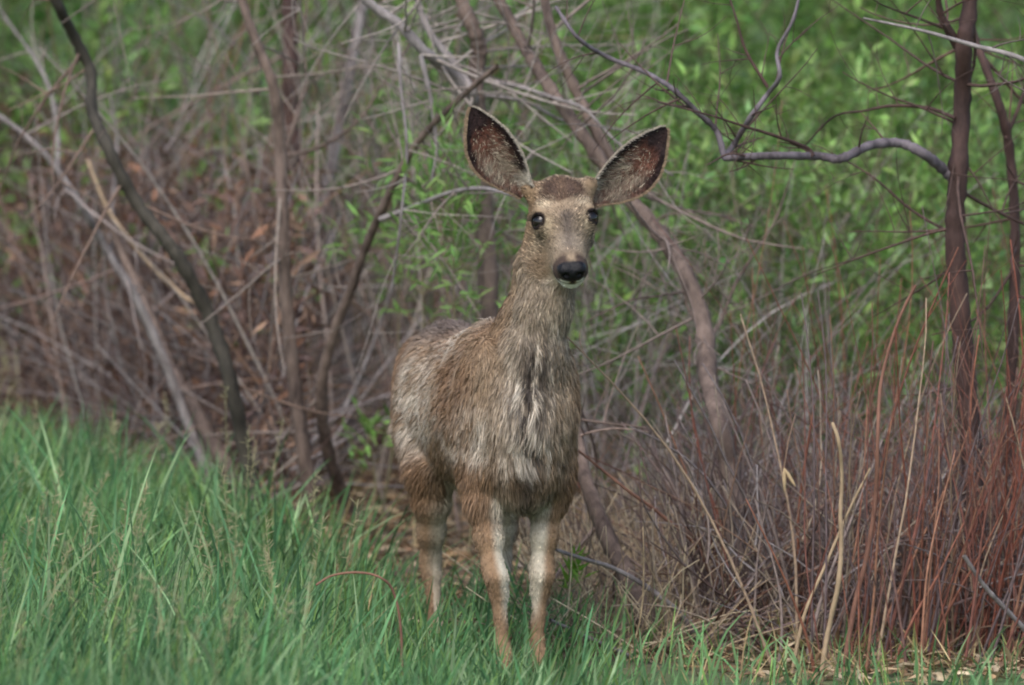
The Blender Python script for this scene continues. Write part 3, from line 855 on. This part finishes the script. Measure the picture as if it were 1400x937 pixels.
# grey forked tree behind the upright ear
tree('tree', 'grey forked tree rising behind the upright deer ear', 'tree', [
    dict(px=[(620, -260), (632, -80), (632, 0), (648, 40), (655, 70), (650, 105), (652, 150), (660, 260), (668, 400), (670, 600), (672, 745)], Y=1.7, w=(18, 30), twigs=18, L=(.15, .6)),
    dict(px=[(380, -130), (495, -5), (545, 33), (580, 70), (620, 102), (648, 138)], Y=(1.5, 1.66), w=(12, 16), twigs=14, L=(.15, .6), mat=bark_grey),
    dict(px=[(560, -60), (572, 5), (590, 48), (622, 88), (648, 128)], Y=(1.8, 1.7), w=(8, 13), twigs=8, L=(.15, .5), mat=bark_grey),
    dict(px=[(652, 110), (700, 116), (760, 135), (800, 150), (850, 200), (920, 240)], Y=(1.65, 1.3), w=(7, 3), twigs=12, L=(.12, .5), mat=bark_grey),
    dict(px=[(660, 130), (720, 140), (770, 165), (840, 176), (900, 190)], Y=(1.7, 1.9), w=(6, 2), twigs=8, L=(.1, .5), mat=bark_grey),
    dict(px=[(545, 60), (548, 120), (556, 200), (548, 300), (535, 400)], Y=(1.5, 1.3), w=(6, 3), twigs=8, L=(.12, .5), mat=bark_grey),
    dict(px=[(575, 75), (590, 140), (596, 200), (590, 250)], Y=(1.55, 1.5), w=(8, 4), twigs=5, L=(.1, .35), mat=bark_grey),
], bark_brown, twcol=(150, 140, 132))
# curved and straight saplings left of the deer
tree('sapling', 'curved brown sapling sweeping up towards the grey forked tree', 'tree', [
    dict(px=[(680, 90), (636, 128), (590, 172), (558, 215), (525, 280), (500, 338), (478, 400), (455, 460), (441, 520), (441, 575), (455, 640), (475, 690), (488, 725)], Y=(1.4, 2.3), w=(7, 20), twigs=14, L=(.15, .5)),
    dict(px=[(520, 300), (560, 285), (615, 264), (660, 258), (705, 268)], Y=(1.6, 1.0), w=(8, 5), twigs=6, L=(.1, .4), mat=bark_grey),
], bark_brown, twcol=(128, 116, 108))
tree('sapling', 'tall thin grey brown sapling standing upright by the curved sapling', 'tree', [
    dict(px=[(300, -200), (318, -60), (332, 5), (352, 62), (374, 120), (383, 200), (386, 300), (392, 420), (402, 520), (414, 610), (428, 700)], Y=2.0, w=(11, 22), twigs=20, L=(.15, .6)),
    dict(px=[(385, 222), (405, 160), (418, 110), (415, 50), (425, -30)], Y=(2.4, 2.6), w=(7, 3), twigs=8, L=(.1, .4)),
    dict(px=[(386, 215), (440, 200), (490, 165), (520, 120), (560, 60)], Y=(2.4, 2.2), w=(6, 3), twigs=8, L=(.1, .4)),
    dict(px=[(414, 618), (440, 590), (470, 560), (510, 470), (540, 380)], Y=(2.4, 2.5), w=(7, 3), twigs=8, L=(.1, .4), mat=bark_grey),
], bark_brown, twcol=(132, 120, 110))
tree('sapling', 'dark olive sapling with a sharp bend, bowed over the brown brush', 'tree', [
    dict(px=[(20, -200), (55, -60), (76, 0), (100, 48), (124, 98), (126, 150), (150, 208), (186, 276), (222, 322), (250, 362), (285, 430), (315, 520), (335, 620), (350, 685)], Y=1.9, w=(13, 22), twigs=8, L=(.15, .5)),
], bark_olive, twcol=(120, 100, 88))
tree('sapling', 'pale grey forked sapling arching out of the brown brush', 'tree', [
    dict(px=[(-90, 110), (0, 160), (50, 200), (78, 232), (110, 280), (138, 328), (160, 365), (180, 396), (215, 470), (250, 560), (280, 640)], Y=2.5, w=(7, 14), twigs=9, L=(.15, .5)),
    dict(px=[(78, 230), (79, 190), (70, 130), (50, 85), (14, 34), (-30, -30)], Y=(2.9, 3.0), w=(8, 4), twigs=7, L=(.1, .4)),
    dict(px=[(150, 350), (155, 270), (160, 190), (150, 130)], Y=(2.9, 3.2), w=(7, 3), twigs=5, L=(.1, .4)),
], bark_grey, twcol=(140, 128, 122))
tree('sapling', 'stout leaning bare stem rooted at the edge of the grass', 'tree', [
    dict(px=[(120, 230), (165, 340), (205, 430), (232, 500), (262, 550), (298, 618), (322, 655), (345, 690)], Y=(2.9, 2.3), w=(9, 26), twigs=14, L=(.15, .6)),
], bark_brown, twcol=(128, 108, 98))
tree('tree', 'straight dark trunk standing deep in the thicket behind thin sapling', 'tree', [
    dict(px=[(392, -200), (396, 0), (397, 90), (398, 180), (402, 300), (410, 420), (415, 560), (418, 640)], Y=3.2, w=(22, 28), twigs=16, L=(.2, .8)),
], bark_dark, twcol=(110, 92, 84))
tree('tree', 'faint grey trunk far back among the bare stems', 'tree', [
    dict(px=[(520, -120), (497, 0), (478, 100), (460, 190), (445, 300), (470, 420), (480, 600)], Y=3.4, w=(14, 20), twigs=16, L=(.2, .8)),
], bark_grey, twcol=(130, 118, 110))
tree('tree', 'thick grey stem slanting out of the litter beside the deer legs', 'tree', [
    dict(px=[(770, 430), (776, 520), (790, 600), (802, 660), (830, 735), (862, 795), (885, 850)], Y=(1.0, .5), w=(10, 30), twigs=10, L=(.15, .5)),
], bark_brown, twcol=(130, 112, 102))

# ---- red-stemmed shrubs: each stem is a part
def clump(name, label, cx, Y, n, hgt, lean, spread, cols, wpx, mat, tw=3, cat='shrub', spread_y=.12, curl=.10, mr=.0028, mats=None):
    c = PX(cx, 900, Y); gz = float(ground_z(c[0], Y))
    root = plant(name, label, cat, (c[0], Y, gz))
    for i in range(n):
        x = c[0] + rng.normal() * spread; y = Y + rng.normal() * spread_y
        p = np.array([x, y, float(ground_z(x, y)) - .02])
        d = np.array([lean + (x - c[0]) * .5 + rng.normal() * .14, rng.normal() * .10, 1])
        L = rng.uniform(*hgt)
        q = wander(p, d, L, 12, curl)
        r0 = PXW(rng.uniform(*wpx), Y) / 2; r = np.linspace(r0, r0 * .35, 12)
        tb = Tubes(); tb.add(q, r, 6, C(*cols[rng.randint(len(cols))]) * np.exp(rng.normal() * .15))
        o = part(root, 'stem', tb, M_twig)
        if tw:
            t2 = sprays(q, r, rng.randint(1, tw + 1), (.08, .35), 1, .5, .2, None, cols[rng.randint(len(cols))], t0=.3, maxr=mr)
            part(root, 'twig_spray', t2, M_twig, 'stuff', parent=o)
    return root
RED = [(126, 82, 66), (116, 76, 66), (108, 82, 74), (136, 98, 78), (98, 84, 84), (138, 118, 98), (118, 70, 56)]
BRN = [(110, 94, 90), (126, 112, 106), (98, 80, 76), (144, 130, 114)]
clump('red_stem_shrub', 'dense shrub of rust red stems at the foot of the dark trunk', 1290, .35, 60, (.45, 1.1), .14, .15, RED, (2, 6), None)
clump('red_stem_shrub', 'rust red shrub with tall whips beside the tan bent cane', 1200, .15, 34, (.35, .95), .16, .10, RED, (2, 5.5), None)
clump('red_stem_shrub', 'red brown shrub crowding the slender dark sapling', 1390, .45, 46, (.5, 1.1), .06, .13, RED, (2, 6), None)
clump('red_stem_shrub', 'thin shrub of fine red shoots rising behind the tan bent cane', 1150, .9, 14, (.6, 1.3), .05, .22, RED, (2, 5), None)
clump('brown_stem_shrub', 'low tangled shrub of dull brown stems between deer and red shrubs', 1040, .55, 34, (.25, .75), -.05, .14, BRN, (3, 7), None)
clump('brown_stem_shrub', 'short dull brown shrub beside the thick slanting grey stem', 1000, .9, 22, (.2, .5), -.1, .10, BRN, (3, 6), None)
clump('bare_shrub', 'bare grey shrub of straight rods just behind the curved sapling', 500, 2.9, 18, (.7, 1.6), .08, .22, [(150, 138, 128), (132, 118, 110), (118, 98, 88)], (3, 8), None)
clump('bare_shrub', 'bare grey brown shrub behind the tall thin sapling', 320, 3.4, 20, (.6, 1.7), .0, .32, [(138, 122, 114), (120, 98, 88), (112, 84, 70)], (3, 8), None)
clump('bare_shrub', 'bare shrub of grey rods directly behind the deer back', 640, 2.6, 14, (.8, 1.7), .0, .20, [(152, 142, 134), (134, 122, 112)], (3, 7), None)
clump('bare_shrub', 'reddish bare shrub fanning up behind the pale forked sapling', 170, 4.3, 30, (.7, 1.7), .05, .36, [(128, 88, 72), (116, 92, 84), (138, 118, 106)], (3, 7), None)
clump('bare_shrub', 'slight grey bare shrub behind the deer neck and the diagonal trunk', 860, 2.3, 12, (.6, 1.4), .05, .22, [(146, 134, 124), (128, 112, 102)], (2, 6), None)

def cane(name, label, pxs, Y, w, mat, cat):
    pts, r = traced(pxs, Y, w, wob=.01)
    g = float(ground_z(pts[-1][0], pts[-1][1]))
    root = plant(name, label, cat, (pts[-1][0], pts[-1][1], g))
    tb = Tubes(); tb.add(pts, r, 8, (.1, .1, .1), .03)
    part(root, 'stem', tb, mat)
    return root, pts, r
cane('cane', 'tan bent cane standing alone before the brown brush', [(1138, 578), (1147, 605), (1151, 650), (1149, 705), (1150, 750), (1146, 800), (1135, 850), (1126, 900), (1122, 945)], -.05, (5, 8), bark_tan, 'cane')
cane('cane', 'orange brown cane leaning up through the red shrub', [(1252, 390), (1228, 440), (1205, 520), (1200, 600), (1197, 680), (1185, 760), (1168, 830), (1150, 935)], .05, (4, 8), bark_red, 'cane')
cane('cane', 'thin tan cane leaning behind the tan bent cane', [(1190, 640), (1160, 700), (1130, 770), (1100, 840), (1080, 935)], .1, (3, 6), bark_tan, 'cane')
cane('fallen_stick', 'grey fallen stick lying across the litter by the deer legs', [(760, 752), (800, 765), (836, 776), (880, 800), (930, 840), (960, 890)], (.25, .45), (5, 9), bark_grey, 'stick')
cane('fallen_stick', 'short grey stick half sunk in the litter below the slanting stem', [(752, 848), (795, 868), (840, 888), (880, 905)], (.1, .3), (5, 8), bark_grey, 'stick')
cane('fallen_stick', 'pale broken stick propped against the red shrub', [(1318, 760), (1345, 800), (1372, 830), (1410, 870)], (.0, .1), (6, 8), bark_grey, 'stick')
cane('bent_stalk', 'red brown dry stalk arched over the green grass', [(432, 800), (455, 787), (490, 783), (520, 790), (538, 810), (548, 860), (550, 950)], -.6, (3, 4), bark_red, 'stalk')
cane('cane', 'thin rust cane leaning right beside the deer shoulder', [(786, 612), (820, 640), (860, 672), (905, 705), (960, 760), (1000, 880)], (.5, .6), (3, 6), bark_red, 'cane')
cane('cane', 'long tan cane slanting across the brown brush', [(120, 220), (150, 290), (200, 355), (245, 400), (290, 440), (330, 560), (350, 680)], (2.9, 2.6), (4, 8), bark_tan, 'cane')

# pair of pale dry pods
def pod():
    c = PX(1072, 640, .35)
    root = plant('dry_pod', 'pale dry twin seed pods caught in the brown shrub', 'seed pod', c)
    for a, L in ((.02, .055), (.55, .050)):
        d = np.array([sin(a), -.1, -cos(a)]); q = c + d[None] * np.linspace(0, L, 9)[:, None]
        tb = Tubes(); tb.add(q, 0.0048 * np.sin(np.linspace(.15, pi - .15, 9)) ** .8, 8, C(188, 164, 128)); part(root, 'pod', tb, M_dead)
    tb = Tubes(); tb.add(np.array([c, c + np.array([.01, .02, .06]), c + np.array([.03, .1, .12])]), .002, 5, C(120, 98, 80)); part(root, 'stalk', tb, M_twig)
pod()

# ---- brush that nobody could count
def brush(name, label, n, xr, yf, hr, Lr, cols, cat, wr=(.0012, .003), flat=.5, curl=.18, seed_y=(0, 1.5)):
    tb = Tubes()
    for i in range(n):
        px = rng.uniform(*xr); 
        x0 = PX(px, 700, 2)[0]
        y = float(edge_y(x0)) + rng.uniform(*seed_y) if yf is None else rng.uniform(*yf)
        x = PX(px, 700, y)[0]
        z = float(ground_z(x, y)) + rng.uniform(0, 1) ** 1.6 * hr
        L = rng.uniform(*Lr)
        a = rng.uniform(-1.35, 1.35) if rng.rand() < flat else rng.normal() * .35
        d = np.array([sin(a), rng.normal() * .35, cos(a)])
        q = wander((x, y, max(z - L * .3, float(ground_z(x, y)) - .02)), d, L, 7, curl, grav=.03)
        r = rng.uniform(*wr) 
        c = C(*cols[rng.randint(len(cols))]) * np.exp(rng.normal() * .22)
        tb.add(q, np.linspace(r, r * .4, 7), 3, c)
    o = add_obj(name, tb.mesh(name), M_twig, label=label, cat=cat, kind='stuff')
    return o
GREY = [(146, 138, 136), (126, 116, 114), (110, 96, 92), (162, 154, 148)]
RUST = [(114, 84, 70), (102, 82, 76), (128, 102, 84), (92, 76, 74), (120, 108, 104)]
brush('brush', 'brown dead undergrowth heaped along the edge of the grass', 3700, (-520, 400), None, .62, (.25, .7), RUST + GREY[:2], 'brush', (.0015, .004), .65, seed_y=(.3, 2.2))
brush('brush', 'grey tangle of fine bare twigs behind the saplings', 950, (100, 760), (2.8, 5.5), 1.3, (.3, 1.0), GREY + RUST[2:], 'brush', (.0012, .0035), .4)
brush('brush', 'fine pale twigs tangled behind the deer neck', 420, (740, 1150), (1.5, 3.4), .85, (.25, .8), GREY, 'brush', (.001, .0026), .8)
brush('brush', 'dense red brown undergrowth below the dark trunk', 2000, (940, 1480), (.35, 1.9), .36, (.15, .55), RUST + BRN + GREY[:2], 'brush', (.001, .005), .72, .30)
brush('straw', 'pale straw and broken twigs littering the ground beside the deer legs', 900, (735, 960), (.25, 1.5), .10, (.10, .40), [(170, 150, 120), (146, 126, 104), (186, 170, 142), (122, 106, 94)], 'straw', (.0012, .0035), .92, .2)
brush('brush', 'thin red shoots standing before the green willows', 150, (1000, 1480), (.8, 2.6), .6, (.4, 1.0), RED, 'brush', (.0012, .0028), .25)

# dead leaves: curled brown leaf masses in the left brush and litter on the ground
def dead_leaves():
    lv = Leaves(); n = 19000
    px = rng.uniform(-520, 440, n); x = (px - 700) / PXM * 1.2
    y = edge_y(x) + rng.uniform(.3, 2.2, n); z = ground_z(x, y) + rng.rand(n) ** 1.7 * .8
    P = np.stack([x, y, z], -1); keep = fbm(P, 5, 41) > -.25; P = P[keep]; n = len(P)
    cols = np.array([C(124, 92, 74), C(112, 90, 80), C(98, 80, 76), C(142, 116, 98)])
    lv.add(P, rng.normal(size=(n, 3)) + np.array([0, 0, -.6]), rng.normal(size=(n, 3)), rng.uniform(.03, .09, n), rng.uniform(.008, .022, n), cols[rng.randint(4, size=n)] * np.exp(rng.normal(size=(n, 1)) * .25))
    add_obj('dead_leaves', lv.mesh('dead_leaves'), M_dead, label='brown dead leaves hanging in the undergrowth heap', cat='dead leaves', kind='stuff')
    lv = Leaves(); n = 14000
    x = rng.uniform(-2.2, 2.2, n); y = edge_y(x) + rng.uniform(-.5, 2.5, n)
    z = ground_z(x, y) + rng.uniform(.0, .03, n)
    P = np.stack([x, y, z], -1)
    cols = np.array([C(168, 146, 116), C(142, 116, 88), C(120, 96, 76), C(186, 168, 140)])
    lv.add(P, rng.normal(size=(n, 3)) * np.array([1, 1, .25]), rng.normal(size=(n, 3)) * .5 + np.array([0, 0, 1]), rng.uniform(.03, .10, n), rng.uniform(.006, .02, n), cols[rng.randint(4, size=n)] * np.exp(rng.normal(size=(n, 1)) * .2))
    add_obj('leaf_litter', lv.mesh('leaf_litter'), M_dead, label='pale dry leaf litter spread under the shrubs', cat='leaf litter', kind='stuff')
dead_leaves()

# ---- grass
def blades(n, xr, yr, dens, Lr, Wr, cols, name, label, mat, lean=.35, cseed=51):
    x = rng.uniform(*xr, n); y = rng.uniform(*yr, n)
    k = rng.rand(n) < dens(x, y); x, y = x[k], y[k]; n = len(x)
    # tufts
    G = np.stack([x, y, 0 * x], -1)
    tu = np.stack([fbm(G, 9, cseed), fbm(G, 9, cseed + 1)], -1)
    P = np.stack([x, y, ground_z(x, y) - .01], -1)
    hs = 1 + .30 * fbm(G, 4, cseed + 2)
    L = rng.uniform(*Lr, n) * hs * np.interp(x, [-1.4, -.5, -.25, .3, 2], [.85, .80, .46, .42, .42]) * np.interp(y, [-4, -1.2, 0, 2, 3, 5], [.62, .78, .95, .85, .55, .45]); W = rng.uniform(*Wr, n)
    d = np.stack([tu[:, 0] * lean + rng.normal(size=n) * lean * .8 + .08, tu[:, 1] * lean * .5 + rng.normal(size=n) * lean * .8, np.ones(n)], -1)
    d /= np.linalg.norm(d, axis=1)[:, None]
    bend = np.stack([d[:, 0], d[:, 1], 0 * x], -1); bend /= np.linalg.norm(bend, axis=1)[:, None] + 1e-6
    droop = (.04 + .6 * rng.rand(n) ** 2)[:, None]
    ang = rng.uniform(0, 2 * pi, n); side = np.stack([np.cos(ang), np.sin(ang) * .6, 0 * ang], -1)
    ts = [0, .3, .6, .85, 1.0]; ws = [.8, 1, .8, .45, 0]
    rows = []
    for t, w in zip(ts, ws):
        c = P + d * (L * t)[:, None] + bend * droop * (L * t * t)[:, None] * .7 - np.array([0, 0, 1]) * droop * (L * t ** 3)[:, None] * .35
        if w: rows += [c - side * (W * w / 2)[:, None], c + side * (W * w / 2)[:, None]]
        else: rows += [c]
    V = np.stack(rows, 1).reshape(-1, 3)
    k = np.arange(n)[:, None] * 9
    Q = np.concatenate([k + np.array([0, 1, 3, 2]), k + np.array([2, 3, 5, 4]), k + np.array([4, 5, 7, 6])]); T = k + np.array([6, 7, 8])
    cc = np.array([C(*c) for c in cols])[rng.randint(len(cols), size=n)] * np.exp(rng.normal(size=(n, 1)) * .28) * np.exp(.22 * fbm(G, 3, cseed + 3))[:, None]
    add_obj(name, mesh_from(name, V, [Q, T], np.repeat(cc, 9, 0)), mat, label=label, cat='grass', kind='stuff')
GR = [(92, 130, 82), (110, 146, 94), (80, 118, 74), (128, 158, 108), (112, 142, 76), (96, 138, 84)]
def d_main(x, y):
    e = edge_y(x)
    return np.clip((e + .1 - y) / .5, 0, 1) * np.interp(x, [-.3, -.1, .1, .3, .6, 2], [1, .8, .5, .16, .10, .10]) * np.clip(1.1 - np.abs(y + .2) * .03, .5, 1)
blades(62000, (-2.2, 1.7), (-4.0, 5.2), d_main, (.20, .46), (.0035, .0085), GR, 'grass', 'lush blue green grass growing round the deer legs', M_grass, lean=.24)
def d_dry(x, y):
    e = edge_y(x)
    return np.clip(1 - np.abs(y - e) / 1.0, .13, 1) * np.where(x > .1, 1, .6)
blades(16000, (-2.2, 1.9), (-2.0, 5.2), d_dry, (.10, .38), (.002, .005), [(176, 156, 118), (150, 128, 96), (164, 148, 104), (120, 124, 74)], 'dry_grass', 'straw coloured dry grass along the edge of the brush', M_dead, lean=.5, cseed=61)
blades(1500, (-2.0, .2), (-3.0, 3.0), d_main, (.34, .6), (.007, .011), [(96, 142, 92), (84, 124, 84), (136, 160, 116)], 'tall_grass', 'long broad blades arching above the finer grass', M_grass, lean=.36, cseed=81)
def seed_grass():
    tb = Tubes()
    for i in range(110):
        x = rng.uniform(-2.0, -.35); y = rng.uniform(-2.5, float(edge_y(x)) - .2)
        p = (x, y, float(ground_z(x, y))); L = rng.uniform(.3, .46)
        q = wander(p, (rng.normal() * .15 + .05, rng.normal() * .1, 1), L, 9, .06)
        c = C(150, 150, 104)
        tb.add(q, np.linspace(.0014, .0006, 9), 3, c)
        for j in range(26):
            t = rng.uniform(.66, 1) * 7.99; k = int(t); b = q[k] + (q[k + 1] - q[k]) * (t - k)
            d = unit(rng.normal(size=3) + np.array([0, 0, .8])); s = rng.uniform(.004, .018)
            tb.add(np.array([b, b + d * s, b + d * (s + .008)]), [.0004, .0009, .0004], 3, C(176, 168, 132) * rng.uniform(.8, 1.15))
    add_obj('seed_grass', tb.mesh('seed_grass'), M_dead, label='feathery beige seed heads standing above the green grass', cat='grass', kind='stuff')
seed_grass()

# ---- green foliage
def thicket():
    """willows behind everything: sprays of narrow leaves on thin stems"""
    lv = Leaves(); tb = Tubes()
    for i in range(4300):
        y = 3.8 + 8 * rng.rand() ** 1.3; x = rng.uniform(-.13, .13) * (y + 18) * 1.0
        gz = float(ground_z(x, y))
        z = gz + rng.uniform(.0, 2.9)
        p0 = np.array([[x, y, z]])
        dn = fbm(p0 * np.array([1, .6, 1]), 1.9, 71)[0]
        pxx = 700 + x / (y + 18) * FPX; pyy = CROW + 0
        thin = .0
        if pxx < 560: thin = .45 * np.clip((560 - pxx) / 200, 0, 1) * (1 if pxx > 130 else .2)
        if dn < -.75 or rng.rand() < thin: continue
        d = np.array([rng.normal() * .6, rng.normal() * .4, 1]); L = rng.uniform(.3, .8)
        q = wander((x, y, z), d, L, 8, .2)
        tb.add(q, np.linspace(.003, .001, 8), 3, C(110, 98, 80))
        base = (134, 167, 90) if rng.rand() < .7 else (110, 148, 78)
        leaf_twig(lv, q, rng.randint(26, 44), base, .075, .022)
    for i in range(900):
        y = rng.uniform(2.3, 5.0); x = PX(rng.uniform(790, 1480), 500, y)[0]
        q = wander((x, y, float(ground_z(x, y)) + rng.uniform(0, .9)), (rng.normal() * .7, rng.normal() * .4, 1), rng.uniform(.2, .5), 8, .2)
        tb.add(q, np.linspace(.0025, .001, 8), 3, C(110, 98, 80))
        leaf_twig(lv, q, rng.randint(12, 26), (130, 163, 88) if rng.rand() < .6 else (112, 144, 84), .055, .016)
    o = add_obj('willow_thicket', lv.mesh('willow_thicket'), M_leaf, label='bright green willow thicket filling the background', cat='thicket', kind='stuff')
    add_obj('thicket_stems', tb.mesh('thicket_stems'), M_twig, parent=o, kind='stuff')
    # backdrop of denser dark foliage on the rising ground
    lv = Leaves(); n = 26000
    x = rng.uniform(-7, 7, n); y = rng.uniform(12, 20, n); z = ground_z(x, y) + rng.rand(n) * 3.6
    P = np.stack([x, y, z], -1)
    c = np.array([C(128, 160, 88)] * n) * np.exp(.35 * fbm(P, 1.6, 73))[:, None] * np.exp(rng.normal(size=(n, 1)) * .2)
    lv.add(P, rng.normal(size=(n, 3)), rng.normal(size=(n, 3)) * .7 + np.array([0, -.3, .8]), rng.uniform(.08, .2, n), rng.uniform(.03, .07, n), c)
    add_obj('far_bushes', lv.mesh('far_bushes'), M_leaf, label='soft green mass of bushes on the slope behind', cat='bushes', kind='stuff')
thicket()

def sprig(label, cx, cy, Y, foot, n, spread, L, lc=(124, 160, 84), ll=.05):
    """young leafy shoot: stem, side twigs and leaves"""
    top = PX(cx, cy, Y); f = PX(foot, 700, Y); gz = float(ground_z(f[0], Y))
    base = np.array([f[0], Y, gz])
    root = plant('willow_shoot', label, 'shoot', base)
    q = spline(np.array([base, base * .5 + top * .5 + np.array([.02, .03, 0]), top, top + np.array([.01, 0, L])]), 16)
    tb = Tubes(); r = np.linspace(.004, .0012, 16); tb.add(q, r, 6, C(120, 112, 84)); part(root, 'stem', tb, M_twig)
    lv = Leaves()
    t2 = sprays(q, r, n, (spread * .5, spread), 1, .35, .25, None, (124, 116, 86), leaves=lv, lc=lc, t0=.45, ll=ll, lw=.011)
    part(root, 'twig_spray', t2, M_twig, 'stuff')
    leaf_twig(lv, q[8:], 20, lc, ll, .011)
    part(root, 'foliage', lv, M_leaf, 'stuff')
sprig('fresh green willow shoot close behind the deer back', 620, 340, 1.5, 600, 46, .30, .12, ll=.06)
sprig('wide leafy willow shoot leaning towards the deer neck', 660, 300, 1.8, 640, 34, .30, .12, ll=.06)
sprig('bright leafy shoot behind the deer rump and curved sapling', 575, 330, 2.0, 565, 34, .28, .12, ll=.06)
sprig('leafy yellow green shoot between curved sapling and deer rump', 545, 400, 2.3, 520, 16, .24, .12)
sprig('small leafy shoot behind the tall thin sapling', 405, 320, 2.9, 420, 10, .2, .1)
sprig('tiny leafy shoot in the brown brush beside the olive sapling', 285, 385, 3.0, 300, 7, .15, .05)
sprig('low leafy shoot at the foot of the curved sapling', 505, 600, 2.1, 500, 9, .16, .04)
sprig('leafy shoot overhanging the grey limb of the dark trunk', 1130, 330, 2.6, 1120, 16, .3, .25)
sprig('yellow green shoot standing in the litter by the deer foreleg', 778, 800, .35, 776, 4, .08, .04, (120, 160, 60))
sprig('leafy green shoot beside the diagonal trunk above pale twigs', 900, 470, 2.6, 900, 14, .3, .2)
sprig('broad leafy shoot in the top of the pale forked sapling', 90, 180, 4.4, 110, 14, .35, .25)
